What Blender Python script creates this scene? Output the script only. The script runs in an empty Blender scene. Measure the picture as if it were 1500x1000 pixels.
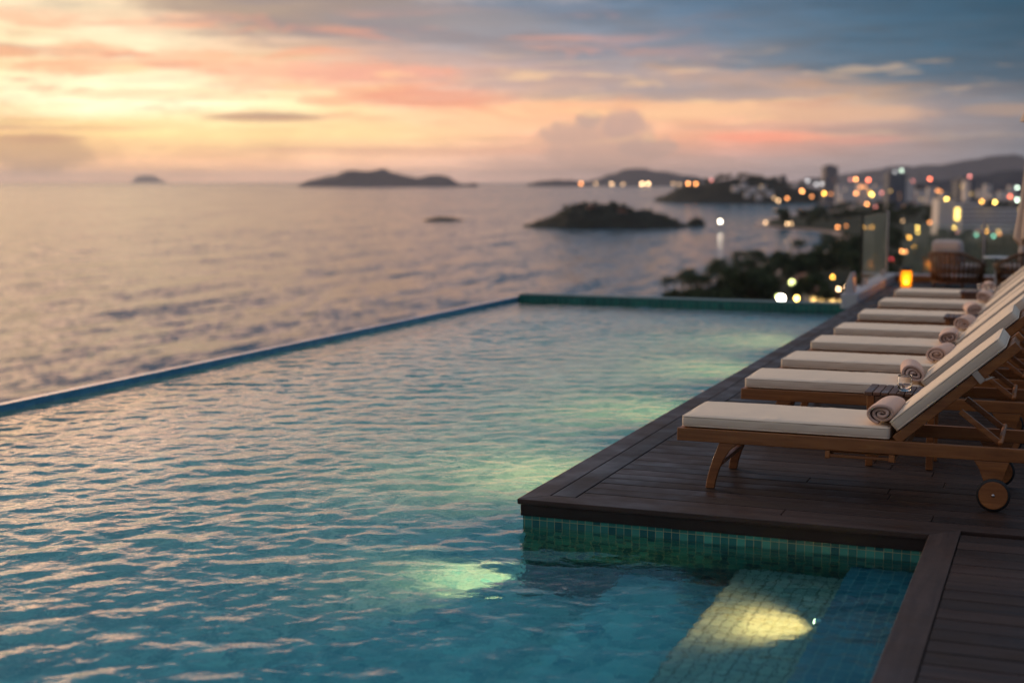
import bpy, bmesh, math, random
import numpy as np
from mathutils import Vector, noise as mnoise

random.seed(7); rng = np.random.default_rng(7)
S = bpy.context.scene
COL = S.collection
R = math.radians

# ------------------------------------------------------------------ camera frame
F_PX = 2083.0; CAMZ = 1.7
PITCH = math.atan((500 - 265.5) / F_PX)
YAW = math.atan((1565 - 750) * math.cos(PITCH) / F_PX)
FW = np.array([-math.sin(YAW) * math.cos(PITCH), math.cos(YAW) * math.cos(PITCH), -math.sin(PITCH)])
RT = np.array([math.cos(YAW), math.sin(YAW), 0.0]); UP = np.cross(RT, FW)
FH = np.array([-math.sin(YAW), math.cos(YAW), 0.0])
CAM = np.array([0, 0, CAMZ])
SEA = -40.0

def ray(x, y): return FW * F_PX + RT * (x - 750) - UP * (y - 500)
def at(x, y, z):
    d = ray(x, y); return CAM + d * (z - CAMZ) / d[2]
def atd(x, y, dist):
    "point seen at picture position (x, y), dist metres ahead over the ground"
    d = ray(x, y); return CAM + d * dist / float(d @ FH)

# ------------------------------------------------------------------ mesh helpers
class MB:
    def __init__(s): s.v = []; s.f = []; s.uv = None
    def add(s, vs, fs):
        b = len(s.v); s.v += [tuple(map(float, p)) for p in vs]; s.f += [tuple(b + i for i in f) for f in fs]; return s
    def box(s, x0, x1, y0, y1, z0, z1):
        vs = [(x0,y0,z0),(x1,y0,z0),(x1,y1,z0),(x0,y1,z0),(x0,y0,z1),(x1,y0,z1),(x1,y1,z1),(x0,y1,z1)]
        return s.add(vs, [(0,3,2,1),(4,5,6,7),(0,1,5,4),(1,2,6,5),(2,3,7,6),(3,0,4,7)])
    def obox(s, o, ax, ay, az):
        "box from corner o along three edge vectors"
        o = np.array(o, float); ax, ay, az = (np.array(a, float) for a in (ax, ay, az))
        vs = [o, o+ax, o+ax+ay, o+ay, o+az, o+ax+az, o+ax+ay+az, o+ay+az]
        return s.add(vs, [(0,3,2,1),(4,5,6,7),(0,1,5,4),(1,2,6,5),(2,3,7,6),(3,0,4,7)])
    def prism(s, prof, y0, y1):
        "profile in XZ extruded in Y"
        n = len(prof); vs = [(x, y0, z) for x, z in prof] + [(x, y1, z) for x, z in prof]
        fs = [tuple(range(n)), tuple(range(2*n-1, n-1, -1))]
        fs += [(i, i+n, (i+1) % n + n, (i+1) % n) for i in range(n)]
        return s.add(vs, fs)
    def prismz(s, prof, z0, z1):
        n = len(prof); vs = [(x, y, z0) for x, y in prof] + [(x, y, z1) for x, y in prof]
        fs = [tuple(range(n-1, -1, -1)), tuple(range(n, 2*n))]
        fs += [(i, (i+1) % n, (i+1) % n + n, i+n) for i in range(n)]
        return s.add(vs, fs)
    def tube(s, pts, rads, seg=12, cap=True):
        pts = [np.array(p, float) for p in pts]
        if not hasattr(rads, '__len__'): rads = [rads] * len(pts)
        rings = []
        for i, p in enumerate(pts):
            t = pts[min(i+1, len(pts)-1)] - pts[max(i-1, 0)]; t = t / (np.linalg.norm(t) + 1e-9)
            a = np.array([0, 0, 1.0]) if abs(t[2]) < .9 else np.array([1.0, 0, 0])
            u = np.cross(t, a); u /= np.linalg.norm(u); w = np.cross(t, u)
            rings.append([p + rads[i] * (math.cos(k*2*math.pi/seg) * u + math.sin(k*2*math.pi/seg) * w) for k in range(seg)])
        vs = [q for r in rings for q in r]; fs = []
        for i in range(len(pts)-1):
            for k in range(seg):
                fs.append((i*seg+k, i*seg+(k+1) % seg, (i+1)*seg+(k+1) % seg, (i+1)*seg+k))
        if cap: fs += [tuple(range(seg-1, -1, -1)), tuple((len(pts)-1)*seg+k for k in range(seg))]
        return s.add(vs, fs)
    def lathe(s, prof, c=(0,0,0), seg=32, axis='z'):
        vs = []; fs = []; n = len(prof)
        for k in range(seg):
            a = 2*math.pi*k/seg
            for r, h in prof:
                if axis == 'z': vs.append((c[0]+r*math.cos(a), c[1]+r*math.sin(a), c[2]+h))
                else: vs.append((c[0]+r*math.cos(a), c[1]+h, c[2]+r*math.sin(a)))
        for k in range(seg):
            for i in range(n-1):
                a, b = k*n+i, ((k+1) % seg)*n+i
                fs.append((a, b, b+1, a+1))
        return s.add(vs, fs)
    def sphere(s, c, r, seg=10, rings=6, squash=1.0):
        prof = [(max(1e-4, r*math.sin(math.pi*i/rings)), -r*squash*math.cos(math.pi*i/rings)) for i in range(rings+1)]
        return s.lathe(prof, c, seg)
    def build(s, name, mat, parent=None, smooth=False, bevel=0.0, seg=2, angle=40):
        me = bpy.data.meshes.new(name); me.from_pydata(s.v, [], s.f); me.update()
        bm = bmesh.new(); bm.from_mesh(me); bmesh.ops.recalc_face_normals(bm, faces=bm.faces); bm.to_mesh(me); bm.free()
        if mat is not None: me.materials.append(mat)
        o = bpy.data.objects.new(name, me); COL.objects.link(o)
        if parent is not None: o.parent = parent
        if smooth:
            for p in me.polygons: p.use_smooth = True
        if bevel:
            m = o.modifiers.new('edge', 'BEVEL'); m.width = bevel; m.segments = seg; m.limit_method = 'ANGLE'; m.angle_limit = R(angle)
            for p in me.polygons: p.use_smooth = True
            m2 = o.modifiers.new('wn', 'WEIGHTED_NORMAL'); m2.keep_sharp = True
        return o

def tag(o, label=None, cat=None, group=None, kind=None):
    if label: o['label'] = label
    if cat: o['category'] = cat
    if group: o['group'] = group
    if kind: o['kind'] = kind
    return o
def thing(name, label, cat, loc=(0,0,0), rz=0, group=None):
    o = bpy.data.objects.new(name, None); COL.objects.link(o); o.location = [float(c) for c in loc]; o.rotation_euler = (0, 0, rz)
    o.empty_display_size = .1
    return tag(o, label, cat, group)
def copy_tree(o, parent=None):
    c = o.copy(); COL.objects.link(c)
    if parent is not None: c.parent = parent
    for ch in list(o.children): copy_tree(ch, c)
    return c

# ------------------------------------------------------------------ materials
def lin(r, g, b):
    f = lambda c: (c/255)/12.92 if c/255 <= .04045 else ((c/255+.055)/1.055)**2.4
    return (f(r), f(g), f(b), 1)
class NT:
    def __init__(s, nt): s.nt = nt
    def n(s, t, **kw):
        nd = s.nt.nodes.new(t)
        ins = kw.pop('ins', {})
        for k, v in kw.items(): setattr(nd, k, v)
        for k, v in ins.items(): s.set(nd.inputs[k], v)
        return nd
    def set(s, sock, v):
        if isinstance(v, bpy.types.NodeSocket): s.nt.links.new(v, sock)
        elif isinstance(v, bpy.types.Node): s.nt.links.new(v.outputs[0], sock)
        else: sock.default_value = v
    def m(s, op, a, b=None, c=None, clamp=False):
        nd = s.n('ShaderNodeMath', operation=op, use_clamp=clamp); s.set(nd.inputs[0], a)
        if b is not None: s.set(nd.inputs[1], b)
        if c is not None: s.set(nd.inputs[2], c)
        return nd.outputs[0]
    def vm(s, op, a, b=None, sc=None):
        nd = s.n('ShaderNodeVectorMath', operation=op); s.set(nd.inputs[0], a)
        if b is not None: s.set(nd.inputs[1], b)
        if sc is not None: s.set(nd.inputs['Scale'], sc)
        return nd.outputs['Value'] if op in ('DOT_PRODUCT', 'LENGTH') else nd.outputs[0]
    def mix(s, f, a, b, blend='MIX'):
        nd = s.n('ShaderNodeMix', data_type='RGBA', blend_type=blend); s.set(nd.inputs[0], f); s.set(nd.inputs[6], a); s.set(nd.inputs[7], b); return nd.outputs[2]
    def mr(s, v, a, b, c=0., d=1., smooth=False):
        nd = s.n('ShaderNodeMapRange', interpolation_type='SMOOTHSTEP' if smooth else 'LINEAR')
        for i, x in enumerate((v, a, b, c, d)): s.set(nd.inputs[i], x)
        return nd.outputs[0]
    def noise(s, vec, scale, detail=4., rough=.55, dist=0., out='Fac'):
        nd = s.n('ShaderNodeTexNoise'); s.set(nd.inputs['Vector'], vec)
        s.set(nd.inputs['Scale'], scale); nd.inputs['Detail'].default_value = detail; nd.inputs['Roughness'].default_value = rough; nd.inputs['Distortion'].default_value = dist
        return nd.outputs[out]
    def ramp(s, f, stops):
        nd = s.n('ShaderNodeValToRGB'); s.set(nd.inputs[0], f); cr = nd.color_ramp
        while len(cr.elements) < len(stops): cr.elements.new(.5)
        for e, (p, c) in zip(cr.elements, stops): e.position = p; e.color = c
        return nd.outputs[0]
    def scale(s, vec, v):
        nd = s.n('ShaderNodeMapping'); s.set(nd.inputs[0], vec); nd.inputs['Scale'].default_value = v; return nd.outputs[0]
def new_mat(name):
    m = bpy.data.materials.new(name); m.use_nodes = True; nt = m.node_tree
    b = nt.nodes['Principled BSDF']; t = NT(nt)
    tc = t.n('ShaderNodeTexCoord'); return m, t, b, tc.outputs['Object']
def bump(t, b, h, strength=.3, dist=.01):
    nd = t.n('ShaderNodeBump'); nd.inputs['Strength'].default_value = strength; nd.inputs['Distance'].default_value = dist
    t.set(nd.inputs['Height'], h); t.set(b.inputs['Normal'], nd)
def simple(name, col, rough=.5, var=.25, scale=6., metal=0., bumpd=0., spec=.5):
    m, t, b, oc = new_mat(name)
    f = t.noise(oc, scale, 5.)
    c = t.mix(f, tuple(max(0, x*(1-var)) for x in col[:3])+(1,), tuple(x*(1+var) for x in col[:3])+(1,))
    t.set(b.inputs['Base Color'], c); b.inputs['Metallic'].default_value = metal; b.inputs['Specular IOR Level'].default_value = spec
    t.set(b.inputs['Roughness'], t.mr(t.noise(oc, scale*3), .3, .7, rough*.85, min(1, rough*1.15)))
    if bumpd: bump(t, b, t.noise(oc, scale*8), .4, bumpd)
    return m
def emit(name, col, strength):
    m = bpy.data.materials.new(name); m.use_nodes = True; nt = m.node_tree; b = nt.nodes['Principled BSDF']
    b.inputs['Base Color'].default_value = (.02, .02, .02, 1); b.inputs['Emission Color'].default_value = col; b.inputs['Emission Strength'].default_value = strength
    return m
def wood(name, c0, c1, grain_axis=0, rough=.45, island=True, gs=1.0, bd=.002, spec=.5):
    m, t, b, oc = new_mat(name)
    sc = [26*gs]*3; sc[grain_axis] = 1.6*gs
    geo = t.n('ShaderNodeNewGeometry')
    rnd = geo.outputs['Random Per Island'] if island else t.n('ShaderNodeObjectInfo').outputs['Random']
    off = t.n('ShaderNodeCombineXYZ'); 
    for i in range(3): t.set(off.inputs[i], t.m('MULTIPLY', rnd, 37.+11*i))
    v = t.vm('ADD', t.scale(oc, sc), off)
    g = t.noise(v, 1.0, 6., .6, .6); g2 = t.noise(t.vm('ADD', oc, off), 3.0*gs, 3.)
    c = t.mix(t.mr(g, .3, .72), c0, c1)
    k = t.m('ADD', t.m('MULTIPLY', rnd, .72), .62)
    c = t.mix(1., c, t.n('ShaderNodeCombineXYZ', ins={0: k, 1: k, 2: k}), 'MULTIPLY')
    c = t.mix(t.mr(g2, .42, .75, 0., .45), c, tuple(x*.55 for x in c0[:3])+(1,))
    t.set(b.inputs['Base Color'], c)
    t.set(b.inputs['Roughness'], t.mr(g2, .3, .7, rough*.6, rough*1.4))
    b.inputs['Specular IOR Level'].default_value = spec
    bump(t, b, g, .5, bd)
    return m

M = {}
M['deck'] = wood('deck_wood', (.020,.0115,.0085,1), (.052,.031,.024,1), 0, .50, spec=.32)
M['deck_y'] = wood('deck_border_wood', (.026,.016,.013,1), (.060,.038,.030,1), 1, .48, spec=.38)
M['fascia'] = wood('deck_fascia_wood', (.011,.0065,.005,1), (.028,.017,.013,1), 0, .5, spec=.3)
M['teak'] = wood('teak', (.20,.068,.016,1), (.42,.17,.050,1), 0, .42, True, 1.4)
M['teak_dark'] = wood('dark_teak', (.11,.052,.032,1), (.20,.105,.066,1), 1, .40, True, 1.4)
M['rubber'] = simple('black_rubber', (.012,.012,.012), .7)
M['steel'] = simple('steel', (.5,.5,.5), .3, .1, 20, 1.)
M['dark_metal'] = simple('dark_metal', (.03,.028,.026), .45, .2, 10, .6)
M['ledge'] = simple('dull_green_ledge', (.10,.17,.17), .5, .15, 5)
M['marble'] = simple('pale_stone', (.46,.45,.47), .35, .12, 5)
M['strap'] = simple('strap_webbing', (.42,.37,.31), .9, .1, 60)
M['wicker'] = wood('wicker', (.10,.045,.018,1), (.24,.12,.055,1), 2, .55, True, 2.)
M['white_top'] = simple('white_tabletop', (.62,.66,.66), .25, .06)
M['umbrella'] = simple('umbrella_cloth', (.50,.40,.33), .9, .1, 8, 0, .0006)
M['rattan_cushion'] = simple('seat_cushion', (.50,.45,.42), .9, .08, 10, 0, .0006)

def fabric(name, col, weave=900., wr=.0007, w2=.004):
    m, t, b, oc = new_mat(name)
    f = t.noise(oc, 4., 5.)
    c = t.mix(f, tuple(x*.9 for x in col)+(1,), tuple(min(1, x*1.06) for x in col)+(1,))
    stain = t.mr(t.noise(t.vm('ADD', oc, (3.1, 7.7, 0)), 2.3, 6.), .58, .75, 0., .16)
    c = t.mix(stain, c, tuple(x*.7 for x in col)+(1,))
    t.set(b.inputs['Base Color'], c); b.inputs['Roughness'].default_value = .92
    b.inputs['Sheen Weight'].default_value = .15; b.inputs['Specular IOR Level'].default_value = .2
    h = t.m('ADD', t.m('MULTIPLY', t.noise(oc, weave, 1.), wr*1000), t.m('MULTIPLY', t.noise(t.scale(oc, (1., 2.2, 1.)), 7., 4., .5, .8), w2*1000))
    bump(t, b, h, .6, .001)
    return m
M['cushion'] = fabric('cream_cushion', (.76,.64,.49))
M['towel'] = fabric('beige_towel', (.64,.45,.36), 420., .003, .004)

def tile_mat(name, ca, cb, grout, axes, size=(.06,.06), rough=.18, mortar=.035, shine=.5):
    "square mosaic; axes = which object coordinates span the tile plane"
    m, t, b, oc = new_mat(name)
    sp = t.n('ShaderNodeSeparateXYZ'); t.set(sp.inputs[0], oc)
    cv = t.n('ShaderNodeCombineXYZ'); t.set(cv.inputs[0], sp.outputs[axes[0]]); t.set(cv.inputs[1], sp.outputs[axes[1]])
    br = t.n('ShaderNodeTexBrick', offset=0., offset_frequency=2, squash=1.)
    t.set(br.inputs['Vector'], cv); br.inputs['Scale'].default_value = 1.
    br.inputs['Brick Width'].default_value = size[0]; br.inputs['Row Height'].default_value = size[1]
    br.inputs['Mortar Size'].default_value = mortar*size[0]; br.inputs['Mortar Smooth'].default_value = .1; br.inputs['Bias'].default_value = 0.
    br.inputs['Color1'].default_value = ca; br.inputs['Color2'].default_value = cb; br.inputs['Mortar'].default_value = grout
    big = t.noise(oc, .9, 4.)
    pat = t.mr(t.noise(oc, 7., 4., .6, .5), .35, .65, 0., .45)
    c = t.mix(pat, br.outputs['Color'], t.mix(1., br.outputs['Color'], (.55,.72,.75,1), 'MULTIPLY'))
    c = t.mix(t.mr(big, .35, .65, 0., .3), c, tuple(x*.6 for x in ca[:3])+(1,))
    t.set(b.inputs['Base Color'], c)
    t.set(b.inputs['Roughness'], t.mr(br.outputs['Fac'], 0., 1., rough, .8)); b.inputs['Specular IOR Level'].default_value = shine
    h = t.m('ADD', t.m('MULTIPLY', t.m('SUBTRACT', 1., br.outputs['Fac']), 1.), t.m('MULTIPLY', t.noise(oc, 40., 2.), .5))
    bump(t, b, h, .5, .0015)
    return m
M['floor_tile'] = tile_mat('pool_floor_tile', (.10,.42,.50,1), (.52,.88,.87,1), (.56,.76,.72,1), (0,1), (.075,.075), .3)
M['wall_tile_x'] = tile_mat('pool_wall_tile_along_x', (.006,.10,.10,1), (.08,.38,.28,1), (.40,.42,.22,1), (0,2), (.043,.056))  # yellow grout and raised tile tone carry painted pool-lamp glow
M['wall_tile_y'] = tile_mat('pool_wall_tile_along_y', (.012,.17,.20,1), (.03,.26,.27,1), (.12,.3,.28,1), (1,2), (.062,.062))
M['far_tile'] = tile_mat('far_wall_tile', (.008,.11,.10,1), (.018,.19,.155,1), (.06,.18,.15,1), (0,2), (.09,.09), .25)
M['step_tile'] = tile_mat('step_tile', (.48,.43,.38,1), (.70,.60,.50,1), (.20,.18,.14,1), (0,1), (.055,.085), .3, .09)  # pale warm tile colour has the riser lamp's glow painted in
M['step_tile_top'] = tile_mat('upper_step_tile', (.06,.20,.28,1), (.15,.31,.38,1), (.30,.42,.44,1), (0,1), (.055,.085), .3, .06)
M['riser_tile'] = tile_mat('step_riser_tile', (.10,.3,.36,1), (.18,.4,.44,1), (.3,.5,.45,1), (1,2), (.06,.06), .3)
M['coping'] = tile_mat('blue_coping_tile', (.08,.26,.44,1), (.13,.37,.56,1), (.09,.27,.43,1), (1,2), (.12,.06), .15)

# ------------------------------------------------------------------ world: dusk sky
def px_az(x): return math.degrees(math.atan((x-750)/2096.))
def px_el(y, x=750): return math.degrees(math.atan((265.5-y)/2096.*math.cos(R(px_az(x)))))
W = bpy.data.worlds.new('World'); S.world = W; W.use_nodes = True
wt = NT(W.node_tree); W.node_tree.nodes.clear()
gen = wt.n('ShaderNodeTexCoord').outputs['Generated']
dF = wt.vm('DOT_PRODUCT', gen, tuple(FH)); dR = wt.vm('DOT_PRODUCT', gen, tuple(RT))
sepw = wt.n('ShaderNodeSeparateXYZ'); wt.set(sepw.inputs[0], gen)
AZ = wt.m('MULTIPLY', wt.m('ARCTAN2', dR, dF), 57.29578)
EL = wt.m('MULTIPLY', wt.m('ARCSINE', sepw.outputs[2]), 57.29578)
def cvec(a, b, c=0.):
    nd = wt.n('ShaderNodeCombineXYZ'); wt.set(nd.inputs[0], a); wt.set(nd.inputs[1], b); wt.set(nd.inputs[2], c); return nd.outputs[0]
# cloud noise: streaks that are wider than tall
ELW = wt.m('ABSOLUTE', EL)
n_big = wt.noise(cvec(wt.m('MULTIPLY', AZ, .11), wt.m('MULTIPLY', ELW, .62), 1.7), 1., 6., .58, .4)
n_mid = wt.noise(cvec(wt.m('MULTIPLY', AZ, .30), wt.m('MULTIPLY', ELW, 1.5), 5.3), 1., 6., .6, .6)
n_fin = wt.noise(cvec(wt.m('MULTIPLY', AZ, .9), wt.m('MULTIPLY', ELW, 2.6), 9.1), 1., 5., .6, .3)
ampE = wt.mr(ELW, .6, 4., .25, 1.6)
EL2 = wt.m('ADD', EL, wt.m('MULTIPLY', ampE, wt.m('ADD', wt.m('MULTIPLY', wt.m('SUBTRACT', n_big, .5), 2.0), wt.m('MULTIPLY', wt.m('SUBTRACT', n_mid, .5), 1.0))))
AZ2 = wt.m('ADD', AZ, wt.m('MULTIPLY', wt.m('SUBTRACT', n_mid, .5), 5.))
facAZ = wt.m('ADD', wt.m('DIVIDE', AZ2, 360.), .5)
def row(cols, mul=1.):
    "cols: list of (azimuth deg from the view axis, sRGB, gain)"
    st = []
    for a, c, *g in cols:
        l = lin(*c); k = (g[0] if g else 1.)*mul
        st.append(((a+180)/360., (l[0]*k, l[1]*k, l[2]*k, 1)))
    return wt.ramp(facAZ, st)
back = (112,114,128)
A = px_az
rows = [
 (px_el(266), row([(-180,back),(-90,(170,140,125)),(-45,(235,180,130)),(A(0),(222,172,132),1.2),(A(300),(236,180,140),1.2),(A(600),(222,172,146),1.2),(A(900),(186,152,138)),(A(1100),(166,142,138)),(A(1300),(136,126,128)),(A(1500),(108,110,120)),(60,(86,98,116)),(180,back)])),
 (px_el(236), row([(-180,back),(-90,(180,145,125)),(-45,(250,190,130)),(A(0),(226,176,128),1.1),(A(300),(242,186,138),1.1),(A(600),(232,180,146),1.1),(A(860),(196,158,142)),(A(1000),(188,152,140)),(A(1250),(156,136,132)),(A(1500),(108,110,118)),(60,(84,98,116)),(180,back)])),
 (px_el(200), row([(-180,back),(-90,(190,150,125)),(-45,(255,205,140),1.4),(A(0),(252,204,136)),(A(300),(253,214,148),1.05),(A(600),(253,206,150),1.05),(A(780),(242,182,145)),(A(950),(240,176,140)),(A(1100),(242,164,134)),(A(1250),(196,152,136)),(A(1380),(146,132,130)),(A(1500),(122,118,122)),(60,(88,100,116)),(180,back)])),
 (px_el(155), row([(-180,back),(-90,(190,155,130)),(-45,(255,220,160),1.8),(A(0),(255,238,194),1.1),(A(300),(255,238,196),1.1),(A(480),(255,226,172)),(A(620),(244,190,150)),(A(760),(250,196,148)),(A(950),(236,186,146)),(A(1150),(218,172,140)),(A(1290),(186,158,138)),(A(1400),(126,124,130)),(A(1500),(112,116,124)),(60,(82,98,116)),(180,back)])),
 (px_el(108), row([(-180,back),(-90,(190,160,135)),(-45,(255,228,175),2.1),(A(0),(252,224,176),1.1),(A(200),(254,234,192),1.1),(A(400),(248,206,164)),(A(560),(226,178,154)),(A(750),(200,164,150)),(A(950),(160,148,148)),(A(1150),(118,128,140)),(A(1300),(92,114,132)),(A(1500),(78,102,120)),(60,(70,94,114)),(180,back)])),
 (px_el(50), row([(-180,back),(-90,(180,155,140)),(-45,(255,226,180),2.0),(A(0),(252,228,188),1.05),(A(230),(252,228,190),1.),(A(380),(216,182,152)),(A(520),(168,150,144)),(A(750),(146,144,150)),(A(1000),(112,128,146)),(A(1250),(80,110,132)),(A(1500),(58,94,116)),(60,(60,90,112)),(180,back)])),
 (px_el(0), row([(-180,back),(-90,(170,150,142)),(-45,(255,220,175),1.9),(A(0),(252,226,186),1.05),(A(180),(246,216,180),1.),(A(330),(178,156,138)),(A(520),(146,140,142)),(A(750),(118,130,146)),(A(1000),(94,120,144)),(A(1250),(70,104,130)),(A(1500),(48,88,112)),(60,(54,86,110)),(180,back)])),
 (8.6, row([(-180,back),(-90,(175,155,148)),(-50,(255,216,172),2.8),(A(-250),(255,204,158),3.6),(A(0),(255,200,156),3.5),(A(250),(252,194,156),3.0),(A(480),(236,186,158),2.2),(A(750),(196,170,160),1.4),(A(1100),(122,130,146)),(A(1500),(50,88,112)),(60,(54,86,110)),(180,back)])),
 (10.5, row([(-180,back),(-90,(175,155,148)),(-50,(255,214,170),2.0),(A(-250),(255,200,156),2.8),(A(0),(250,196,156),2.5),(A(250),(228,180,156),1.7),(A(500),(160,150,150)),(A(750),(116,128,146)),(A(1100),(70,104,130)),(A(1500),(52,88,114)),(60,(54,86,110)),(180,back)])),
 (15., row([(-180,back),(-90,(165,150,148)),(-52,(250,204,165),1.7),(-34,(190,170,160),1.2),(A(0),(112,126,144)),(A(300),(88,112,136)),(A(750),(74,106,132)),(A(1500),(56,90,114)),(60,(58,90,112)),(180,back)])),
 (26., row([(-180,back),(-90,(150,145,148)),(-52,(225,190,165),1.4),(-30,(120,128,144)),(A(300),(80,106,132)),(A(750),(74,106,132)),(A(1500),(62,96,120)),(60,(66,96,118)),(180,back)])),
 (45., row([(-180,(120,128,146)),(-60,(165,156,158)),(0,(128,140,160)),(80,(112,126,148)),(180,(120,128,146))], 1.25)),
 (90., row([(-180,(146,156,172)),(180,(146,156,172))], 1.3)),
]
sky = rows[0][1]
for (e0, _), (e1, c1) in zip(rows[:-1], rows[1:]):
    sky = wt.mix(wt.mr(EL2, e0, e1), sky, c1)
dim = wt.mr(AZ, -2., 21., 1., .70)
dim = wt.m('MAXIMUM', dim, wt.mr(EL, 2.2, 5., 1., .60)); dim = wt.m('MAXIMUM', dim, wt.mr(AZ, 50., 80., .6, 1.))
dim = wt.m('MULTIPLY', dim, wt.mr(EL, 2.5, 6.5, 1.17, 1.))
lft = wt.m('MAXIMUM', wt.mr(AZ, -20., 2., .88, .99), wt.mr(EL, 7.4, 8.4, 0., 1.)); dim = wt.m('MULTIPLY', dim, lft)
dim = wt.m('MULTIPLY', dim, wt.mr(EL, 0., 1.3, 1.65, 1.))
sky = wt.mix(1., sky, cvec(dim, dim, dim), 'MULTIPLY')
# soft streaky cloud texture everywhere
n_str = wt.noise(cvec(wt.m('MULTIPLY', AZ, .22), wt.m('MULTIPLY', ELW, 3.2), 21.), 1., 7., .62, .5)
st_n = wt.m('MULTIPLY', wt.mr(n_mid, .3, .7, .82, 1.14), wt.mr(n_str, .3, .7, .86, 1.10))
sky = wt.mix(1., sky, cvec(st_n, st_n, st_n), 'MULTIPLY')
def blob(x, y, sx, sy, col, strength, k=1.3, soft=.75, gain=1., nz=None):
    "one cloud: ellipse at a direction, edge broken up by noise"
    global sky
    a, e = px_az(x), px_el(y, x)
    sa, se = sx/2096*57.3, sy/2096*57.3
    u = wt.m('DIVIDE', wt.m('SUBTRACT', AZ, a), sa); v = wt.m('DIVIDE', wt.m('SUBTRACT', EL, e), se)
    r2 = wt.m('ADD', wt.m('MULTIPLY', u, u), wt.m('MULTIPLY', v, v))
    q = wt.m('ADD', r2, wt.m('MULTIPLY', wt.m('SUBTRACT', n_fin if nz is None else nz, .5), k*2))
    mk = wt.m('MULTIPLY', wt.mr(q, 1.+soft, 1.-soft, 0., 1., True), strength)
    l = lin(*col)
    sky = wt.mix(mk, sky, (l[0]*gain, l[1]*gain, l[2]*gain, 1))
# lumpy cumulus noise, rounder than the streaks
n_cum = wt.noise(cvec(wt.m('MULTIPLY', AZ, 1.5), wt.m('MULTIPLY', ELW, 1.9), 3.), 1., 5., .55, .25)
blob(470, 22, 190, 30, (150,134,126), .8, .9)
blob(330, 5, 120, 22, (170,148,130), .7, 1.)
blob(640, 40, 150, 26, (142,138,142), .55, 1.)
blob(390, 173, 80, 7, (176,138,116), .85, .8)
blob(640, 145, 110, 13, (226,156,132), .75, 1.1)
blob(480, 108, 170, 15, (240,168,138), .6, 1.2)
blob(280, 88, 90, 12, (238,170,132), .6, 1.2)
blob(130, 77, 60, 12, (235,160,120), .65, 1.1)
blob(15, 78, 45, 9, (228,150,110), .7, 1.)
blob(230, 140, 160, 8, (250,206,160), .55, 1.3)
blob(90, 100, 130, 9, (246,190,142), .55, 1.3)
blob(420, 128, 120, 8, (244,178,146), .6, 1.2)
blob(180, 30, 150, 10, (238,200,164), .5, 1.3)
blob(560, 112, 120, 10, (232,164,142), .6, 1.2)
blob(20, 188, 90, 4, (200,150,120), .7, .8)
blob(140, 189, 70, 4, (216,164,122), .6, .8)
blob(55, 225, 75, 26, (206,164,124), .85, .7, .5, 1., n_cum)
blob(60, 203, 60, 7, (196,150,118), .6, .8)
blob(330, 190, 280, 14, (255,218,150), .35, 1.2)
blob(760, 185, 130, 9, (250,196,150), .5, 1.2)
blob(650, 222, 300, 7, (226,168,140), .5, 1.)
blob(1010, 165, 130, 12, (245,194,148), .75, 1.2)
blob(1220, 168, 130, 11, (222,176,142), .7, 1.2)
blob(1470, 162, 60, 9, (176,146,126), .6, 1.)
blob(1120, 202, 80, 7, (250,158,128), .75, 1.)
blob(1260, 206, 60, 7, (226,156,132), .5, 1.)
blob(1310, 190, 120, 9, (146,132,130), .5, 1.1)
blob(1150, 187, 140, 5, (198,156,138), .55, 1.)
blob(880, 214, 84, 40, (200,162,144), .8, 1.3, .5, 1., n_cum)
blob(900, 243, 190, 18, (204,164,146), .55, .8)
blob(832, 196, 40, 17, (204,164,144), .7, 1.2, .5, 1., n_cum)
blob(912, 182, 30, 24, (194,158,144), .8, 1.1, .4, 1., n_cum)
blob(862, 176, 20, 12, (190,158,144), .8, 1.0, .3, 1., n_cum)
blob(950, 218, 44, 14, (190,156,142), .8, .8, .35, 1., n_cum)
blob(900, 120, 260, 16, (170,150,146), .45, 1.3)
blob(1000, 140, 250, 9, (150,142,146), .5, 1.2)
# broken cloud streaks over the bright side, dimmer ones higher up
n_l1 = wt.noise(cvec(wt.m('MULTIPLY', AZ, .17), wt.m('MULTIPLY', ELW, 1.25), 33.), 1., 7., .6, .7)
n_l2 = wt.noise(cvec(wt.m('MULTIPLY', AZ, .12), wt.m('MULTIPLY', ELW, .95), 47.), 1., 7., .62, .6)
n_l3 = wt.noise(cvec(wt.m('MULTIPLY', AZ, .26), wt.m('MULTIPLY', ELW, 2.1), 61.), 1., 7., .6, .6)
def band(e0, e1, e2, e3): return wt.m('MULTIPLY', wt.mr(EL, e0, e1, 0., 1., True), wt.mr(EL, e2, e3, 1., 0., True))
f1 = wt.m('MULTIPLY', wt.m('MULTIPLY', wt.mr(n_l1, .50, .63, 0., .62, True), band(2., 3., 5.6, 7.)), wt.mr(AZ, -2., 9., 1., 0.))
sky = wt.mix(f1, sky, lin(236,156,122))
f2 = wt.m('MULTIPLY', wt.m('MULTIPLY', wt.mr(n_l2, .50, .64, 0., .5, True), band(4., 5.4, 9., 12.)), wt.m('MULTIPLY', wt.mr(AZ, -24., -12., .3, 1.), wt.mr(AZ, 3., 12., 1., .0)))
sky = wt.mix(f2, sky, lin(138,128,132))
f3 = wt.m('MULTIPLY', wt.m('MULTIPLY', wt.mr(n_l3, .54, .66, 0., .5, True), band(1.2, 2., 4.2, 5.4)), wt.mr(AZ, 10., 18., 1., .4))
sky = wt.mix(f3, sky, lin(252,206,152))
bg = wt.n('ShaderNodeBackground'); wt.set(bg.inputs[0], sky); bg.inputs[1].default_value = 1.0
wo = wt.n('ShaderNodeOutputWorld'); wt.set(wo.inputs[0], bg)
try: W.cycles.sampling_method = 'MANUAL'; W.cycles.sample_map_resolution = 1024
except Exception: pass

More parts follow.
